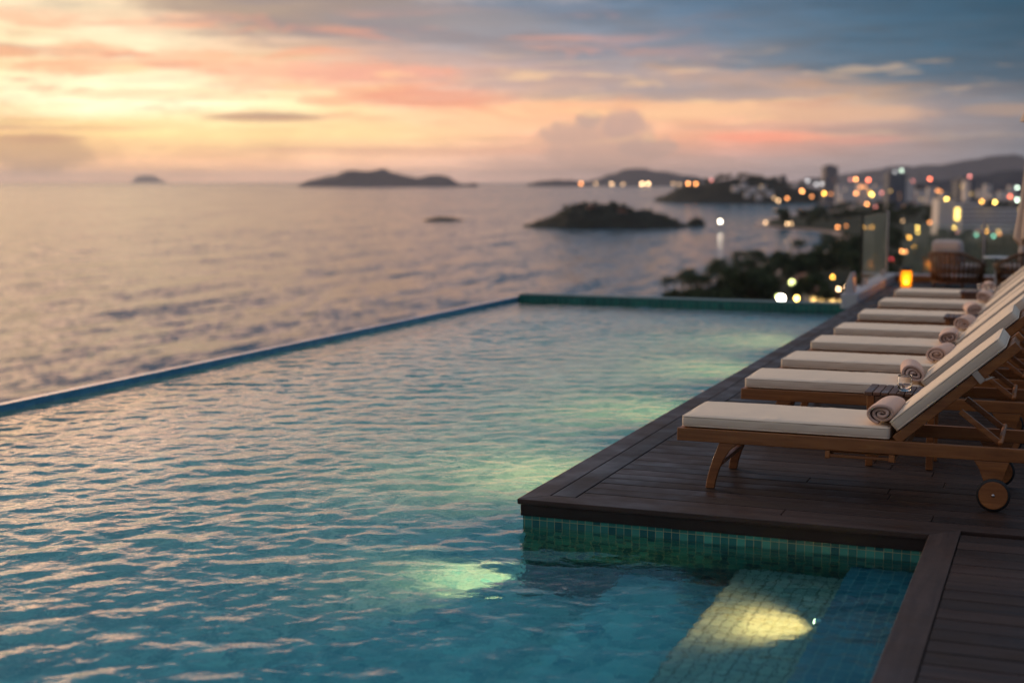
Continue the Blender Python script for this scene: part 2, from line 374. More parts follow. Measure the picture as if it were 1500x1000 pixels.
sun = bpy.data.lights.new('sun', 'SUN'); sun.energy = 1.3; sun.angle = R(16); sun.color = (1., .66, .40)
so = bpy.data.objects.new('sun', sun); COL.objects.link(so)
saz, sel = R(-38), R(10)
sdir = Vector((*(FH*math.cos(saz)+RT*math.sin(saz))[:2]*math.cos(sel), math.sin(sel)))
so.rotation_euler = sdir.to_track_quat('Z', 'Y').to_euler()

# ------------------------------------------------------------------ camera
cd = bpy.data.cameras.new('camera'); co = bpy.data.objects.new('camera', cd); COL.objects.link(co); S.camera = co
cd.sensor_width = 36; cd.lens = 36*F_PX/1500; cd.clip_start = .1; cd.clip_end = 200000
co.location = tuple(CAM)
co.rotation_euler = (math.pi/2-PITCH, 0, YAW)
cd.dof.use_dof = True; cd.dof.focus_distance = 7.95; cd.dof.aperture_fstop = 1.32
S.view_settings.view_transform = 'Standard'; S.view_settings.look = 'None'; S.view_settings.exposure = .34; S.view_settings.gamma = 1
S.cycles.use_denoising = True
S.cycles.max_bounces = 14; S.cycles.transmission_bounces = 10; S.cycles.transparent_max_bounces = 16
S.cycles.caustics_reflective = False; S.cycles.sample_clamp_indirect = 6.

# ------------------------------------------------------------------ sea
m, t, b, oc = new_mat('sea_water')
oc = t.n('ShaderNodeNewGeometry').outputs['Position']
def slopes(sc, scale, seed, detail=3.):
    c = t.noise(t.vm('ADD', t.scale(oc, sc), (seed, seed*2.3, 0)), scale, detail, .55, .3, 'Color')
    return t.vm('SUBTRACT', c, (.5, .5, .5))
w1 = t.vm('MULTIPLY', slopes((1., .5, 1.), 1/2.0, 3.), (.46, .42, 0))
w2 = t.vm('MULTIPLY', slopes((1., .22, 1.), 1/5., 11.), (.66, .50, 0))
w3 = t.vm('MULTIPLY', slopes((1., .11, 1.), 1/17., 23.), (.44, .32, 0))
w4 = t.vm('MULTIPLY', slopes((1., .3, 1.), 1/220., 41., 4.), (.10, .10, 0))
nrm = t.vm('NORMALIZE', t.vm('ADD', t.vm('ADD', t.vm('ADD', w1, w2), t.vm('ADD', w3, w4)), (0, 0, 1)))
t.set(b.inputs['Normal'], nrm)
pn = t.noise(t.scale(oc, (1., .4, 1.)), 1/180., 5.)
t.set(b.inputs['Base Color'], t.mix(pn, (.026,.075,.115,1), (.046,.115,.155,1)))
b.inputs['Specular IOR Level'].default_value = .20; b.inputs['Roughness'].default_value = .15; b.inputs['IOR'].default_value = 1.33
M['sea'] = m
sb = MB(); n = 64
ringr = [0, 300, 2000, 12000, 44000]
sv = [(0, 0, SEA)]; sf = []
for r in ringr[1:]:
    sv += [(r*math.cos(2*math.pi*k/n), r*math.sin(2*math.pi*k/n), SEA) for k in range(n)]
for k in range(n): sf.append((0, 1+k, 1+(k+1) % n))
for j in range(len(ringr)-2):
    for k in range(n): sf.append((1+j*n+k, 1+(j+1)*n+k, 1+(j+1)*n+(k+1) % n, 1+j*n+(k+1) % n))
sb.add(sv, sf); tag(sb.build('sea', M['sea']), kind='structure')

# ------------------------------------------------------------------ hills and islands
def foliage_mat(name, c0, c1, scale):
    m, t, b, oc = new_mat(name)
    oc = t.n('ShaderNodeNewGeometry').outputs['Position']
    f = t.mr(t.noise(oc, scale, 8., .65), .35, .68)
    t.set(b.inputs['Base Color'], t.mix(f, c0, c1)); b.inputs['Roughness'].default_value = .9; b.inputs['Specular IOR Level'].default_value = .1
    return m
M['hill'] = foliage_mat('wooded_hill', (.014,.021,.036,1), (.030,.042,.062,1), 1/60.)  # woods tinted blue: distance haze is painted into this colour
M['near_hill'] = foliage_mat('wooded_island', (.008,.011,.009,1), (.026,.032,.022,1), 1/9.)
def hill(name, ridge, dist, front, backw, rough, mat, nx=90, ny=22, seed=0., rocky=0.):
    "ridge: picture outline of the hill; front/back: metres from ridge to the shore on either side"
    xs = [p[0] for p in ridge]; ys = [p[1] for p in ridge]
    B = MB(); vs = []
    for i in range(nx+1):
        x = xs[0]+(xs[-1]-xs[0])*i/nx; y = float(np.interp(x, xs, ys))
        P = atd(x, y, dist); h = max(0., P[2]-SEA)
        for j in range(ny+1):
            tt = -1+2*j/ny
            wdt = (front if tt < 0 else backw)
            q = np.array([P[0], P[1], 0]) + FH*tt*wdt*(.35+.65*min(1, h/(.25*max(1, max(atd(a, c, dist)[2]-SEA for a, c in ridge)))))
            nv = mnoise.fractal(Vector((q[0]/rough, q[1]/rough, seed)), 1., 2., 5)
            hh = h*(1-abs(tt)**1.7)*(1+.10*nv*(1 if abs(tt) > .05 else .5)) + (rough*.10*nv if 0 < j < ny else 0)*min(1, h/10.)
            vs.append((q[0], q[1], SEA-.6+max(0, hh)+ (0 if 0 < j < ny and 0 < i < nx else -1.)))
    fs = [(i*(ny+1)+j, (i+1)*(ny+1)+j, (i+1)*(ny+1)+j+1, i*(ny+1)+j+1) for i in range(nx) for j in range(ny)]
    B.add(vs, fs); return tag(B.build(name, mat, smooth=True), kind='structure')
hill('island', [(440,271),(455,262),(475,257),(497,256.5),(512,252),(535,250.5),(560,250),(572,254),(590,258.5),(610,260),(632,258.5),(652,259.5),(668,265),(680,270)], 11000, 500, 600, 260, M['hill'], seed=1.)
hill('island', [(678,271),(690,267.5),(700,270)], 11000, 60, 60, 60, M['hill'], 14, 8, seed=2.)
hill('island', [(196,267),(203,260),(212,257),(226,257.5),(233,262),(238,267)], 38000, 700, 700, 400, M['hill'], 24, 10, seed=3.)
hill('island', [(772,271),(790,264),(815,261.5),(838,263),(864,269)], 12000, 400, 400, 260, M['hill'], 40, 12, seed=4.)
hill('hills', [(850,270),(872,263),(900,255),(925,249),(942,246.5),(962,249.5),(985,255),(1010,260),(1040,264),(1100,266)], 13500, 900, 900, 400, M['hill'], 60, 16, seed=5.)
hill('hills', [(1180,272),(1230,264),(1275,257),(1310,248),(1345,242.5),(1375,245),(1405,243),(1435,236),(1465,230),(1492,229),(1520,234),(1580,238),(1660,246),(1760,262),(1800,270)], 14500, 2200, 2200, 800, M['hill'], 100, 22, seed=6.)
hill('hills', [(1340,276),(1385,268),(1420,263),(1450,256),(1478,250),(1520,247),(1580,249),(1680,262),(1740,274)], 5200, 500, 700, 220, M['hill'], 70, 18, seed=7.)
hill('headland', [(966,293),(980,286),(1002,276),(1030,268),(1062,263),(1090,262),(1118,265),(1150,271),(1190,276),(1240,279),(1300,280)], 2900, 170, 260, 60, M['near_hill'], 110, 24, seed=8.)
hill('island', [(762,331),(775,327),(795,323),(812,316),(828,304),(848,298),(872,296.5),(893,299),(915,302),(938,307),(960,312),(980,320),(1003,327),(1018,331)], 1330, 75, 60, 16, M['near_hill'], 110, 26, seed=9.)
hill('island', [(1003,331),(1010,322),(1020,316),(1030,321),(1034,331)], 1345, 14, 14, 7, M['near_hill'], 20, 12, seed=12.)
hill('rock', [(614,323),(630,319),(645,317.2),(660,317.8),(670,320),(686,323)], 1520, 16, 16, 6, M['near_hill'], 30, 10, seed=10.)

# land along the bay: sand strip and wooded ground as one terrain sheet each
coast = [(700,760),(900,520),(985,452),(1010,438),(1050,418),(1100,404),(1150,391),(1190,378),(1212,366),(1225,354),(1222,346),(1204,340),(1170,336.5),(1130,334),(1102,331),(1112,323),(1150,317),(1195,312),(1238,306),(1236,300),(1190,297.5),(1100,296),(1010,295),(975,293),(990,289),(1100,284),(1300,280),(1700,279),(2300,281),(2600,330),(2600,760)]
def dens(pts, k=6):
    out = []
    for (a, b_), (c, d) in zip(pts, pts[1:]+pts[:1]):
        for i in range(k): out.append((a+(c-a)*i/k, b_+(d-b_)*i/k))
    return out
P0 = [at(x, y, SEA) for x, y in coast]
def poly_sheet(name, pts, z, mat):
    bm = bmesh.new(); vs = [bm.verts.new((p[0], p[1], z)) for p in pts]; f = bm.faces.new(vs)
    bmesh.ops.triangulate(bm, faces=[f]); bmesh.ops.recalc_face_normals(bm, faces=bm.faces)
    for f in bm.faces:
        if f.normal.z < 0: f.normal_flip()
    me = bpy.data.meshes.new(name); bm.to_mesh(me); bm.free(); me.materials.append(mat)
    o = bpy.data.objects.new(name, me); COL.objects.link(o); return o
M['sand'] = simple('beach_sand', (.52,.38,.30), .9, .2, .05)
M['ground'] = foliage_mat('wooded_ground', (.018,.024,.016,1), (.045,.055,.034,1), 1/14.)
tag(poly_sheet('beach', P0, SEA+.25, M['sand']), kind='structure')
def inset(pts, d):
    n = len(pts); out = []
    for i in range(n):
        p0, p, p1 = pts[i-1][:2], pts[i][:2], pts[(i+1) % n][:2]
        t0 = (p-p0)/np.linalg.norm(p-p0); t1 = (p1-p)/np.linalg.norm(p1-p)
        nn = np.array([t0[1]+t1[1], -(t0[0]+t1[0])]); nn /= np.linalg.norm(nn)+1e-9
        out.append(p+nn*d)
    return out
# the polygon runs clockwise or not: choose the side that lies inside
area = sum(P0[i-1][0]*P0[i][1]-P0[i][0]*P0[i-1][1] for i in range(len(P0)))
coast_in = inset(P0, 13 if area < 0 else -13)
tag(poly_sheet('terrain', coast_in, SEA+1.2, M['ground']), kind='structure')

# ------------------------------------------------------------------ trees
M['leaf'] = foliage_mat('leaf', (.018,.030,.016,1), (.062,.092,.040,1), 1/2.2)
M['palm_leaf'] = foliage_mat('palm_leaf', (.018,.030,.015,1), (.055,.080,.034,1), 1/1.2)
M['bark'] = simple('bark', (.05,.038,.028), .9, .3, 2.)
def leaf_crown(seed, h, w):
    r = np.random.default_rng(seed); B = MB()
    lobes = [(r.normal(0, w*.26), r.normal(0, w*.26), h*(.45+.42*r.random()), w*(.20+.16*r.random())) for _ in range(9)]
    for lx, ly, lz, lr in lobes:
        for _ in range(60):
            d = r.normal(size=3); d /= np.linalg.norm(d); p = np.array([lx, ly, lz]) + d*lr*(.55+.5*r.random())*np.array([1, 1, .8])
            s = w*(.05+.05*r.random()); u = r.normal(size=3); u /= np.linalg.norm(u); v = np.cross(u, d+.01); v /= np.linalg.norm(v)+1e-9
            B.add([p-u*s-v*s*.5, p+u*s*.1-v*s, p+u*s+v*s*.4, p-u*s*.2+v*s], [(0, 1, 2, 3)])
    return B
def trunk_mb(seed, h, rr):
    r = np.random.default_rng(seed); B = MB()
    B.tube([(0, 0, -1), (0.1, 0, h*.25), (.15, .1, h*.5), (.1, .2, h*.72)], [rr, rr*.8, rr*.6, rr*.2], 7)
    for k in range(4):
        a = r.random()*6.28
        B.tube([(.12, .06, h*.4), (math.cos(a)*h*.12, math.sin(a)*h*.12, h*.58), (math.cos(a)*h*.2, math.sin(a)*h*.2, h*.7)], [rr*.5, rr*.35, rr*.12], 5)
    return B
tree_protos = []
for k in range(4):
    h = 12+k*1.2; w = 8.5+(k % 2)*2.5
    r_ = thing('broadleaf_tree', '', 'tree')
    leaf_crown(50+k, h, w).build('crown', M['leaf'], r_); trunk_mb(60+k, h, .35).build('trunk', M['bark'], r_, smooth=True)
    tree_protos.append(r_)
def palm_proto(seed, h):
    r = np.random.default_rng(seed); root = thing('palm_tree', '', 'tree')
    lean = r.normal(0, .6, 2)
    T = MB(); top = np.array([lean[0], lean[1], h])
    T.tube([(0, 0, -1), (lean[0]*.3, lean[1]*.3, h*.35), (lean[0]*.65, lean[1]*.65, h*.7), top], [.28, .22, .17, .15], 8)
    T.build('trunk', M['bark'], root, smooth=True)
    C = MB()
    for k in range(17):
        a = k*2.4+r.random()*.4; L = 3.2+r.random()*.9; lift = .9-1.5*(k/17.)
        pts = [top+np.array([math.cos(a)*L*s*(1-.12*s), math.sin(a)*L*s*(1-.12*s), lift*L*s*.6-1.1*s*s*L*.55]) for s in np.linspace(0, 1, 9)]
        side = np.array([-math.sin(a), math.cos(a), 0])
        for i in range(8):
            for sg in (-1, 1):
                p, q = pts[i], pts[i+1]; wdt = 1.25*math.sin(math.pi*(i+1.2)/9.6)
                tip = (p+q)/2+side*sg*wdt+np.array([0, 0, -.35*wdt])+(q-p)*.8
                C.add([p, p+(q-p)*.75, tip], [(0, 1, 2)])
    C.build('crown', M['palm_leaf'], root)
    return root
palm_protos = [palm_proto(80, 8.5), palm_proto(81, 10.), palm_proto(82, 7.2)]
used = set()
def place(protos, k, loc, rz, sc, label, cat, group):
    o = protos[k]
    if (id(protos), k) in used: o = copy_tree(o)
    used.add((id(protos), k))
    o.location = [float(c) for c in loc]; o.rotation_euler = (0, 0, rz); o.scale = (sc, sc, sc)
    return tag(o, label, cat, group)
def inside(p, poly):
    c = False; n = len(poly)
    for i in range(n):
        a, b_ = poly[i-1], poly[i]
        if (a[1] > p[1]) != (b_[1] > p[1]) and p[0] < (b_[0]-a[0])*(p[1]-a[1])/(b_[1]-a[1])+a[0]: c = not c
    return c
keepout = []   # (x, y, r) picture positions kept free of trees
coast_trees = inset(P0, 16 if area < 0 else -16)
far_wood = []
def scatter_trees():
    cnt = 0; rr = random.Random(3)
    cells = []
    for y in [284,288,292,297,303,309,314,320,325,331,337,344,352,361,371,382,394,407,421,436,452,470,490,514,545]:
        stepx = 11 if y < 330 else 13 if y < 380 else 17
        x = 1000 if y < 460 else 880
        while x < 1520:
            cells.append((x+rr.uniform(-4, 4), y+rr.uniform(-2, 2))); x += stepx
    cells.sort(key=lambda c: -c[1])
    for x, y in cells:
        if any((x-a)**2+((y-b_)*1.6)**2 < c*c for a, b_, c in keepout): continue
        if any(abs(x-a) < 7+c and b_-3 < y < b_+24 for a, b_, c in lamp_spots) and y > 330: continue
        P = at(x, y, SEA+1.2)
        if not inside(P, coast_trees) or cnt >= 420: continue
        if y < 300 and rr.random() < .35: continue
        if rr.random() < (.10 if y > 330 else .3): continue
        rz_, sc_ = rr.random()*6.28, rr.uniform(.7, 1.25)*(.85 if y < 340 else .78 if y > 375 else .75)
        if y > 456: sc_ *= .45; far_wood.append((P[0], P[1], SEA+1., rz_, sc_, cnt % 4)); continue
        if cnt < 150:
            place(tree_protos, cnt % 4, (P[0], P[1], SEA+1.), rz_, sc_, 'dark leafy tree in the blurred wood between the bay and the hotel', 'tree', 'trees of the wooded shore')
        else: far_wood.append((P[0], P[1], SEA+1., rz_, sc_, cnt % 4))
        cnt += 1
keepout += [(1212,366,19),(1196,379,15),(1222,352,16),(1217,374,25),(1201,386,20),(1180,394,15),(1182,428,26),(1212,432,20),(1384,343,20),(1450,348,40)]

# ------------------------------------------------------------------ town buildings
def stripes_mat(name, wall, band, period, duty, vert=None):
    "storeys: pale slabs with darker recessed bands, along height"
    m, t, b, oc = new_mat(name)
    sp = t.n('ShaderNodeSeparateXYZ'); t.set(sp.inputs[0], oc)
    f = t.m('FRACT', t.m('DIVIDE', sp.outputs[2], period))
    k = t.m('LESS_THAN', f, duty)
    hx = t.m('FRACT', t.m('DIVIDE', t.m('ADD', sp.outputs[0], sp.outputs[1]), vert or period*1.1))
    k2 = t.m('MULTIPLY', k, t.m('LESS_THAN', hx, .72))
    c = t.mix(k2, wall, band)
    c = t.mix(t.mr(t.noise(oc, .08, 4.), .3, .7, 0, .3), c, tuple(x*.6 for x in wall[:3])+(1,))
    t.set(b.inputs['Base Color'], c); b.inputs['Roughness'].default_value = .8
    return m
M['tower_wall'] = stripes_mat('tower_wall', (.30,.28,.29,1), (.09,.095,.11,1), 3.4, .5)
M['dark_tower'] = stripes_mat('dark_tower_wall', (.16,.18,.22,1), (.06,.075,.10,1), 3.4, .5)
M['hotel_wall'] = stripes_mat('hotel_wall', (.80,.79,.80,1), (.10,.115,.135,1), 3.3, .52, 4.2)
M['house_wall'] = simple('house_wall', (.70,.66,.63), .85, .12, .2)
M['roof_slab'] = simple('roof_slab', (.12,.12,.13), .9, .2, .2)
M['roof_tile'] = simple('roof_tile', (.20,.09,.06), .85, .3, .5)
M['lit_window'] = emit('lit_window', lin(255,205,120), 2.6)
M['dim_window'] = emit('dim_window', lin(255,180,110), .7)
def block(name, label, x0, x1, ytop, ybase, dist, mat, depth, ground=None, pent=True, cat='building', win=0, group=None):
    "a storeyed block seen between picture columns x0 and x1"
    Pa, Pb = atd(x0, ytop, dist), atd(x1, ytop, dist)
    w = np.linalg.norm((Pb-Pa)[:2]); g = atd(x0, ybase, dist)[2] if ground is None else ground
    h = Pa[2]-g; c = (Pa+Pb)/2
    root = thing(name, label, cat, (c[0], c[1], g), YAW, group)
    B = MB(); B.box(-w/2, w/2, 0, depth, 0, h); 
    o = B.build('wall', mat, root)
    Rf = MB(); Rf.box(-w/2-.3, w/2+.3, -.3, depth+.3, h, h+.5)
    rf = Rf.build('roof', M['roof_slab'], root)
    if pent:
        MB().box(-w*.22, w*.18, depth*.3, depth*.7, h+.5, h+3.5).build('roof_hut', mat, root)
    rw = random.Random(int(x0*7+ytop))
    for k in range(win):
        nx, nz = max(2, int(w/5)), max(2, int(h/3.4))
        i, j = rw.randrange(nx), rw.randrange(1, nz+1) if nz > 1 else 1
        xx = -w/2+(i+.5)*w/nx; zz = min(h-1.6, j*3.4-1.3)
        MB().box(xx-1., xx+1., -.12, .05, zz-.7, zz+.7).build('window', M['dim_window'] if rw.random() < .6 else M['lit_window'], root)
    return root
block('tower_block', 'grey high-rise slab standing alone over the headland town, tallest on the skyline', 1208, 1228, 244, 284, 2700, M['tower_wall'], 26, SEA+2, win=3)
block('tower_block', 'pair-shouldered grey tower with white lamps at its roof corners', 1302, 1328, 254, 296, 2000, M['dark_tower'], 22, SEA+2, win=4)
block('tower_block', 'slim grey tower on the headland, left one of the close pair', 1132, 1141, 259, 276, 2900, M['tower_wall'], 16, SEA+10, False)
block('tower_block', 'slim darker tower on the headland, right one of the close pair', 1144, 1152, 257, 276, 2920, M['dark_tower'], 16, SEA+10, False)
block('tower_block', 'dark blue tower rising behind the white hotel', 1404, 1428, 265, 310, 1300, M['dark_tower'], 18, SEA+1, win=2)
block('tower_block', 'narrow white stair tower rising in the middle of the hotel', 1414, 1422, 264, 312, 1180, M['house_wall'], 8, SEA+1, False)
hot = block('hotel_building', 'pale hotel wing with a lit stair column at its right side', 1375, 1400, 291, 340, 1080, M['house_wall'], 16, SEA+1, True)
hot2 = block('hotel_building', 'long white hotel wing with rows of balconies right of the lit stairs', 1408, 1530, 303, 346, 1100, M['hotel_wall'], 16, SEA+1, False, win=9)
block('hotel_building', 'stepped white hotel centre behind the lit stair column', 1392, 1440, 296, 330, 1130, M['hotel_wall'], 14, SEA+1, False, win=3)
Pl = atd(1402.5, 303, 1078); stair = thing('stair_tower', 'lit glass stair column glowing yellow beside the pale hotel wing', 'stair tower', (Pl[0], Pl[1], SEA+1), YAW)
MB().box(-2, 2, 0, 6, 0, Pl[2]-SEA).build('wall', M['house_wall'], stair)
for k in range(4):
    zz = atd(1402.5, 307+k*4.4, 1078)[2]-SEA-1
    MB().box(-1.5, 1.5, -.2, .05, zz-.85, zz+.85).build('window', emit('stair_light', lin(255,215,110), 4.), stair)
# small town houses on the headland and behind the bay
spots = [(1078,272,10),(1090,268,9),(1103,274,12),(1118,271,9),(1128,279,10),(1095,281,8),(1112,284,9),
         (1232,270,12),(1246,274,14),(1262,268,10),(1275,276,16),(1288,270,12),(1238,282,12),(1258,288,10),
         (1335,272,12),(1350,278,14),(1366,274,12),(1340,286,12),(1360,290,10),(1440,278,14),(1456,284,12),(1472,280,16),(1490,286,14),(1484,272,10),(1330,262,12),(1448,270,10)]
for i, (x, y, wd) in enumerate(spots):
    d = 2720 if x < 1135 else 2300+(i % 4)*90
    block('town_house', 'small pale house of the blurred hillside town beyond the bay', x-wd/2, x+wd/2, y, y+9, d, M['house_wall'], 10, None if x < 1135 else SEA+1, False, 'house', 1 if i % 3 == 0 else 0, 'houses of the town across the bay')
def cottage(name, label, x, y, w, d, h, dist_z, lit, rz=0.):
    P = at(x, y, SEA+1.2); root = thing(name, label, 'house', (P[0], P[1], SEA+1.2), YAW+rz)
    MB().box(-w/2, w/2, 0, d, 0, h).build('wall', M['house_wall'], root)
    Rf = MB(); Rf.prism([(-w/2-.5, h), (w/2+.5, h), (0, h+w*.28)], -.5, d+.5); Rf.build('roof', M['roof_tile'], root)
    for k in range(lit):
        xx = -w/2+(k+.5)*w/lit
        MB().box(xx-.8, xx+.8, -.1, .05, h*.3, h*.75).build('window', M['lit_window'], root)
    MB().box(-.5+w*.1, .5+w*.1, -.06, .05, 0, 2.1).build('door', M['bark'], root)
    return root
cottage('beach_house', 'pale flat beach house among the palms by the greenish lamp', 1182, 430, 9, 7, 4.5, 0, 2)
cottage('beach_house', 'low beach house with orange lit front right of the bright white lamps', 1203, 446, 8, 6, 3.4, 0, 3, .2)
cottage('beach_house', 'small lit shelter at the right edge of the pool beyond the wall', 1226, 450, 6, 5, 3., 0, 2, -.2)
for x, y, lab in [(867,308,'left of two small tan houses on top of the bay island'), (911,314,'right of two small tan houses on top of the bay island')]:
    P = atd(x, y, 1300); root = thing('island_house', lab, 'house', (P[0], P[1], P[2]-1.), YAW)
    MB().box(-4, 4, 0, 7, -4, 4).build('wall', simple('tan_wall', (.42,.22,.14), .85), root)
    MB().prism([(-4.5, 4), (4.5, 4), (0, 6.4)], -.5, 7.5).build('roof', M['roof_tile'], root)
P = atd(1193, 334, 1240)

# ------------------------------------------------------------------ lamps of the town
LC = {'orange':(255,162,92),'amber':(255,182,72),'yellow':(255,208,100),'cream':(255,205,150),'white':(255,240,215),'coral':(255,120,85),'red':(255,70,80),'pink':(235,140,130),'green':(130,215,180),'pale':(215,240,215),'grey':(200,200,200),'lime':(230,240,150)}
lamp_mats = {}; lamp_spots = []
def lamp_mat(c, s):
    key = (c, round(s, 2))
    if key not in lamp_mats:
        m_ = emit('lamp_glow_'+c, lin(*LC[c]), s**1.3*13.); m_.cycles.emission_sampling = 'NONE'; lamp_mats[key] = m_
    return lamp_mats[key]
M['pole'] = simple('lamp_pole', (.06,.06,.06), .5, .2, 3., .5)
lamp_meshes = {}
def lamp(x, y, c, s, label, dist=None, size=2.9):
    "street lamp: pole from the ground, globe on top"
    if dist is None: dist = min(2350., 33.5/max(1e-3, (y-265.5)/2096.)) if y > 276 else 2350.
    P = atd(x, y, dist); r = size/2*dist/2096.; lamp_spots.append((x, y, size))
    root = thing('street_lamp', label, 'street lamp', (P[0], P[1], P[2]-6.), 0)
    b1 = MB(); b1.tube([(0, 0, -3.), (0, 0, 6-r*.9)], [.12, .08], 8); b1.tube([(0, 0, 6-r*1.15), (0, 0, 6-r*.85)], [r*.35, r*.3], 10); b1.build('pole', M['pole'], root)
    MB().sphere((0, 0, 6.), r, 12, 8).build('lamp_globe', lamp_mat(c, s), root, smooth=True)
L = lamp
far = 10500
L(851,269,'orange',.9,'leftmost orange lamp on the far shore under the low island hill',far)
L(873,269,'cream',.35,'faint cream lamp second from left on the far shore',far)
L(896,269.6,'cream',.7,'cream lamp below the left slope of the far hill',far)
L(912.5,269.8,'cream',.4,'faint lamp below the middle of the far hill',far)
L(940.5,269.4,'cream',1.3,'bright cream lamp, left of the close pair under the far hill summit',far)
L(949.5,269.4,'cream',1.3,'bright cream lamp, right of the close pair under the far hill summit',far)
L(986,269,'cream',.35,'faint cream lamp left of the headland tip, nearer the far hill',far)
L(995,270,'cream',.3,'faint cream lamp just left of the headland tip pair',far)
L(1008,269,'orange',1.1,'orange lamp, left of the close pair at the headland tip',2700)
L(1019.5,269.4,'orange',.95,'orange lamp, right of the close pair at the headland tip',2700)
L(1042,264,'pink',.4,'faint pink lamp on top of the headland',2800)
L(1134,290,'cream',.3,'faint lamp at the headland shore, leftmost of three')
L(1140,294,'cream',.6,'cream lamp lowest of three at the right end of the headland shore')
L(1153,290.7,'orange',.7,'cream orange lamp rightmost of three at the headland shore')
L(1183,265,'grey',.45,'grey white lamp left of the lone high-rise, upper one')
L(1195.5,270,'grey',.45,'grey white lamp left of the lone high-rise, left of a close pair')
L(1204,269.4,'grey',.45,'grey white lamp left of the lone high-rise, right of a close pair')
L(1174.7,280,'orange',1.3,'bright orange lamp at the left end of the town, below grey lamps')
L(1189,288,'orange',.5,'dull orange lamp at the left end of the town')
L(1207,283.4,'amber',1.3,'bright amber lamp below the lone high-rise')
L(1217,284,'orange',.3,'faint brown lamp right of the amber one below the high-rise')
L(1253.5,262.6,'orange',1.1,'bright orange lamp high in the town, left of the coral one')
L(1246,263,'pink',.35,'faint pink lamp left of the high orange one in the town')
L(1272,263.7,'coral',1.2,'coral lamp high in the town right of the orange one')
L(1260,274,'orange',.45,'dull orange lamp in the middle of the town, left of a pair')
L(1267,273.5,'orange',.45,'dull orange lamp in the middle of the town, right of a pair')
L(1254,283,'orange',.9,'orange lamp in the lower town left of the yellow one')
L(1277,285,'yellow',1.4,'bright yellow lamp in the lower town')
L(1273.5,281.5,'amber',.5,'dull amber lamp touching the bright yellow one in the lower town')
L(1291.3,282.6,'pink',.45,'dull pink lamp right of the yellow one in the lower town')
L(1270,299,'orange',1.0,'orange lamp above the left end of the wooded bay')
L(1282.7,303,'pink',.4,'dull pink lamp beside the orange one above the wooded bay')
L(1237,312.6,'amber',1.1,'amber lamp above the spit of trees left of the glass screen')
L(1055,324.5,'white',1.7,'lone bright white lamp at the water between island and spit')
L(1121.5,326,'cream',.5,'dull cream lamp at the tip of the wooded spit')
L(1153,327.7,'cream',.6,'cream lamp in the middle of the wooded spit')
L(1159,327.7,'cream',.35,'faint cream lamp touching the one in the middle of the spit')
L(1227,332.6,'orange',.8,'orange lamp at the root of the wooded spit')
L(1239.5,331,'orange',.3,'faint orange lamp left of the glass screen by the spit')
L(1138.8,412,'amber',1.3,'amber lamp among the palms above the bright white lamp')
L(1160,413.6,'lime',.55,'large pale greenish lamp among the palms',None,7)
L(1193.6,412,'amber',1.1,'amber lamp over the roof of the pale beach house')
L(1219.8,405.5,'amber',1.2,'amber lamp alone in the dark trees left of the glass screen')
L(1228,423.3,'cream',1.6,'bright cream lamp, left of the pair beside the white stone post')
L(1239.5,421,'cream',1.1,'peach lamp, right of the pair beside the white stone post')
L(1144.4,437,'white',2.6,'brightest white lamp just above the far pool wall',None,9)
L(1138.5,434,'lime',.8,'lime lamp on the left edge of the brightest white one')
L(1167,437,'yellow',1.8,'bright yellow lamp just above the far pool wall',None,4.5)
L(1265,333,'amber',1.0,'amber lamp seen through the glass screen, left one')
L(1277,333,'amber',1.0,'amber lamp seen through the glass screen, right one')
L(1300,266,'orange',.45,'dull orange lamp left of the dark tower with roof lamps')
L(1320.6,250,'pale',.55,'white lamp on the roof of the dark tower, right corner',1995)
L(1311,252,'grey',.3,'faint white lamp on the roof of the dark tower, left corner',1995)
L(1337,265,'pink',.3,'faint pink lamp right of the dark tower')
L(1362,262.4,'coral',1.0,'coral lamp alone under the mountain ridge')
L(1373,279.5,'orange',.5,'dull orange lamp above the pale hotel wing')
L(1377.5,280.5,'orange',.4,'fainter orange lamp overlapping another above the pale hotel wing')
L(1386.6,291.5,'yellow',1.2,'yellow lamp on the roofline of the pale hotel wing',1070)
L(1399,273.5,'pink',.5,'dull pink lamp left of the dark blue tower')
L(1420.5,258.5,'pink',.6,'pink lamp on top of the narrow stair tower',1170)
L(1438,295.4,'amber',1.0,'amber lamp left of the yellow one above the long hotel wing',1090)
L(1457.4,296.3,'yellow',1.3,'yellow lamp above the long hotel wing',1090)
L(1479.6,288,'coral',.9,'coral lamp above the right end of the hotel')
L(1490,275,'pale',.8,'pale greenish lamp under the dark hill near the umbrella, upper one')
L(1490,293,'pale',1.1,'pale greenish lamp under the dark hill near the umbrella, lower one')
L(1362,326,'orange',.55,'dull orange lamp left of the cream one below the pale hotel wing')
L(1369,326,'cream',1.0,'cream lamp below the pale hotel wing')
L(1383.6,336,'yellow',1.2,'yellow lamp above the cushioned wicker chair, left one')
L(1398,334,'yellow',1.2,'yellow lamp above the cushioned wicker chair, right one')
L(1401,340,'pink',.6,'small pink lamp under the right yellow one above the wicker chair')
L(1344,333,'yellow',1.4,'yellow lamp, upper of a touching pair in the dark trees')
L(1344.5,340,'yellow',.6,'yellow lamp, lower of a touching pair in the dark trees')
L(1331.7,348,'amber',.9,'amber lamp in the dark trees above the lantern, higher one')
L(1339.8,362,'amber',1.2,'amber lamp in the dark trees above the lantern, lower one')
L(1321,368,'orange',.9,'orange lamp, left of an overlapping pair above the lantern')
L(1326,368.5,'orange',.8,'orange lamp, right of an overlapping pair above the lantern')
L(1323,376,'orange',.45,'dull orange lamp under the overlapping pair above the lantern')
L(1306,380,'red',1.1,'red lamp just right of the glass screen, upper one')
L(1311,383.5,'coral',1.2,'coral lamp just right of the glass screen, lower one')
L(1361,353.6,'red',1.2,'small red lamp at the left corner of the chair cushion')
L(1430,344,'green',.5,'green lamp at the foot of the hotel, left one')
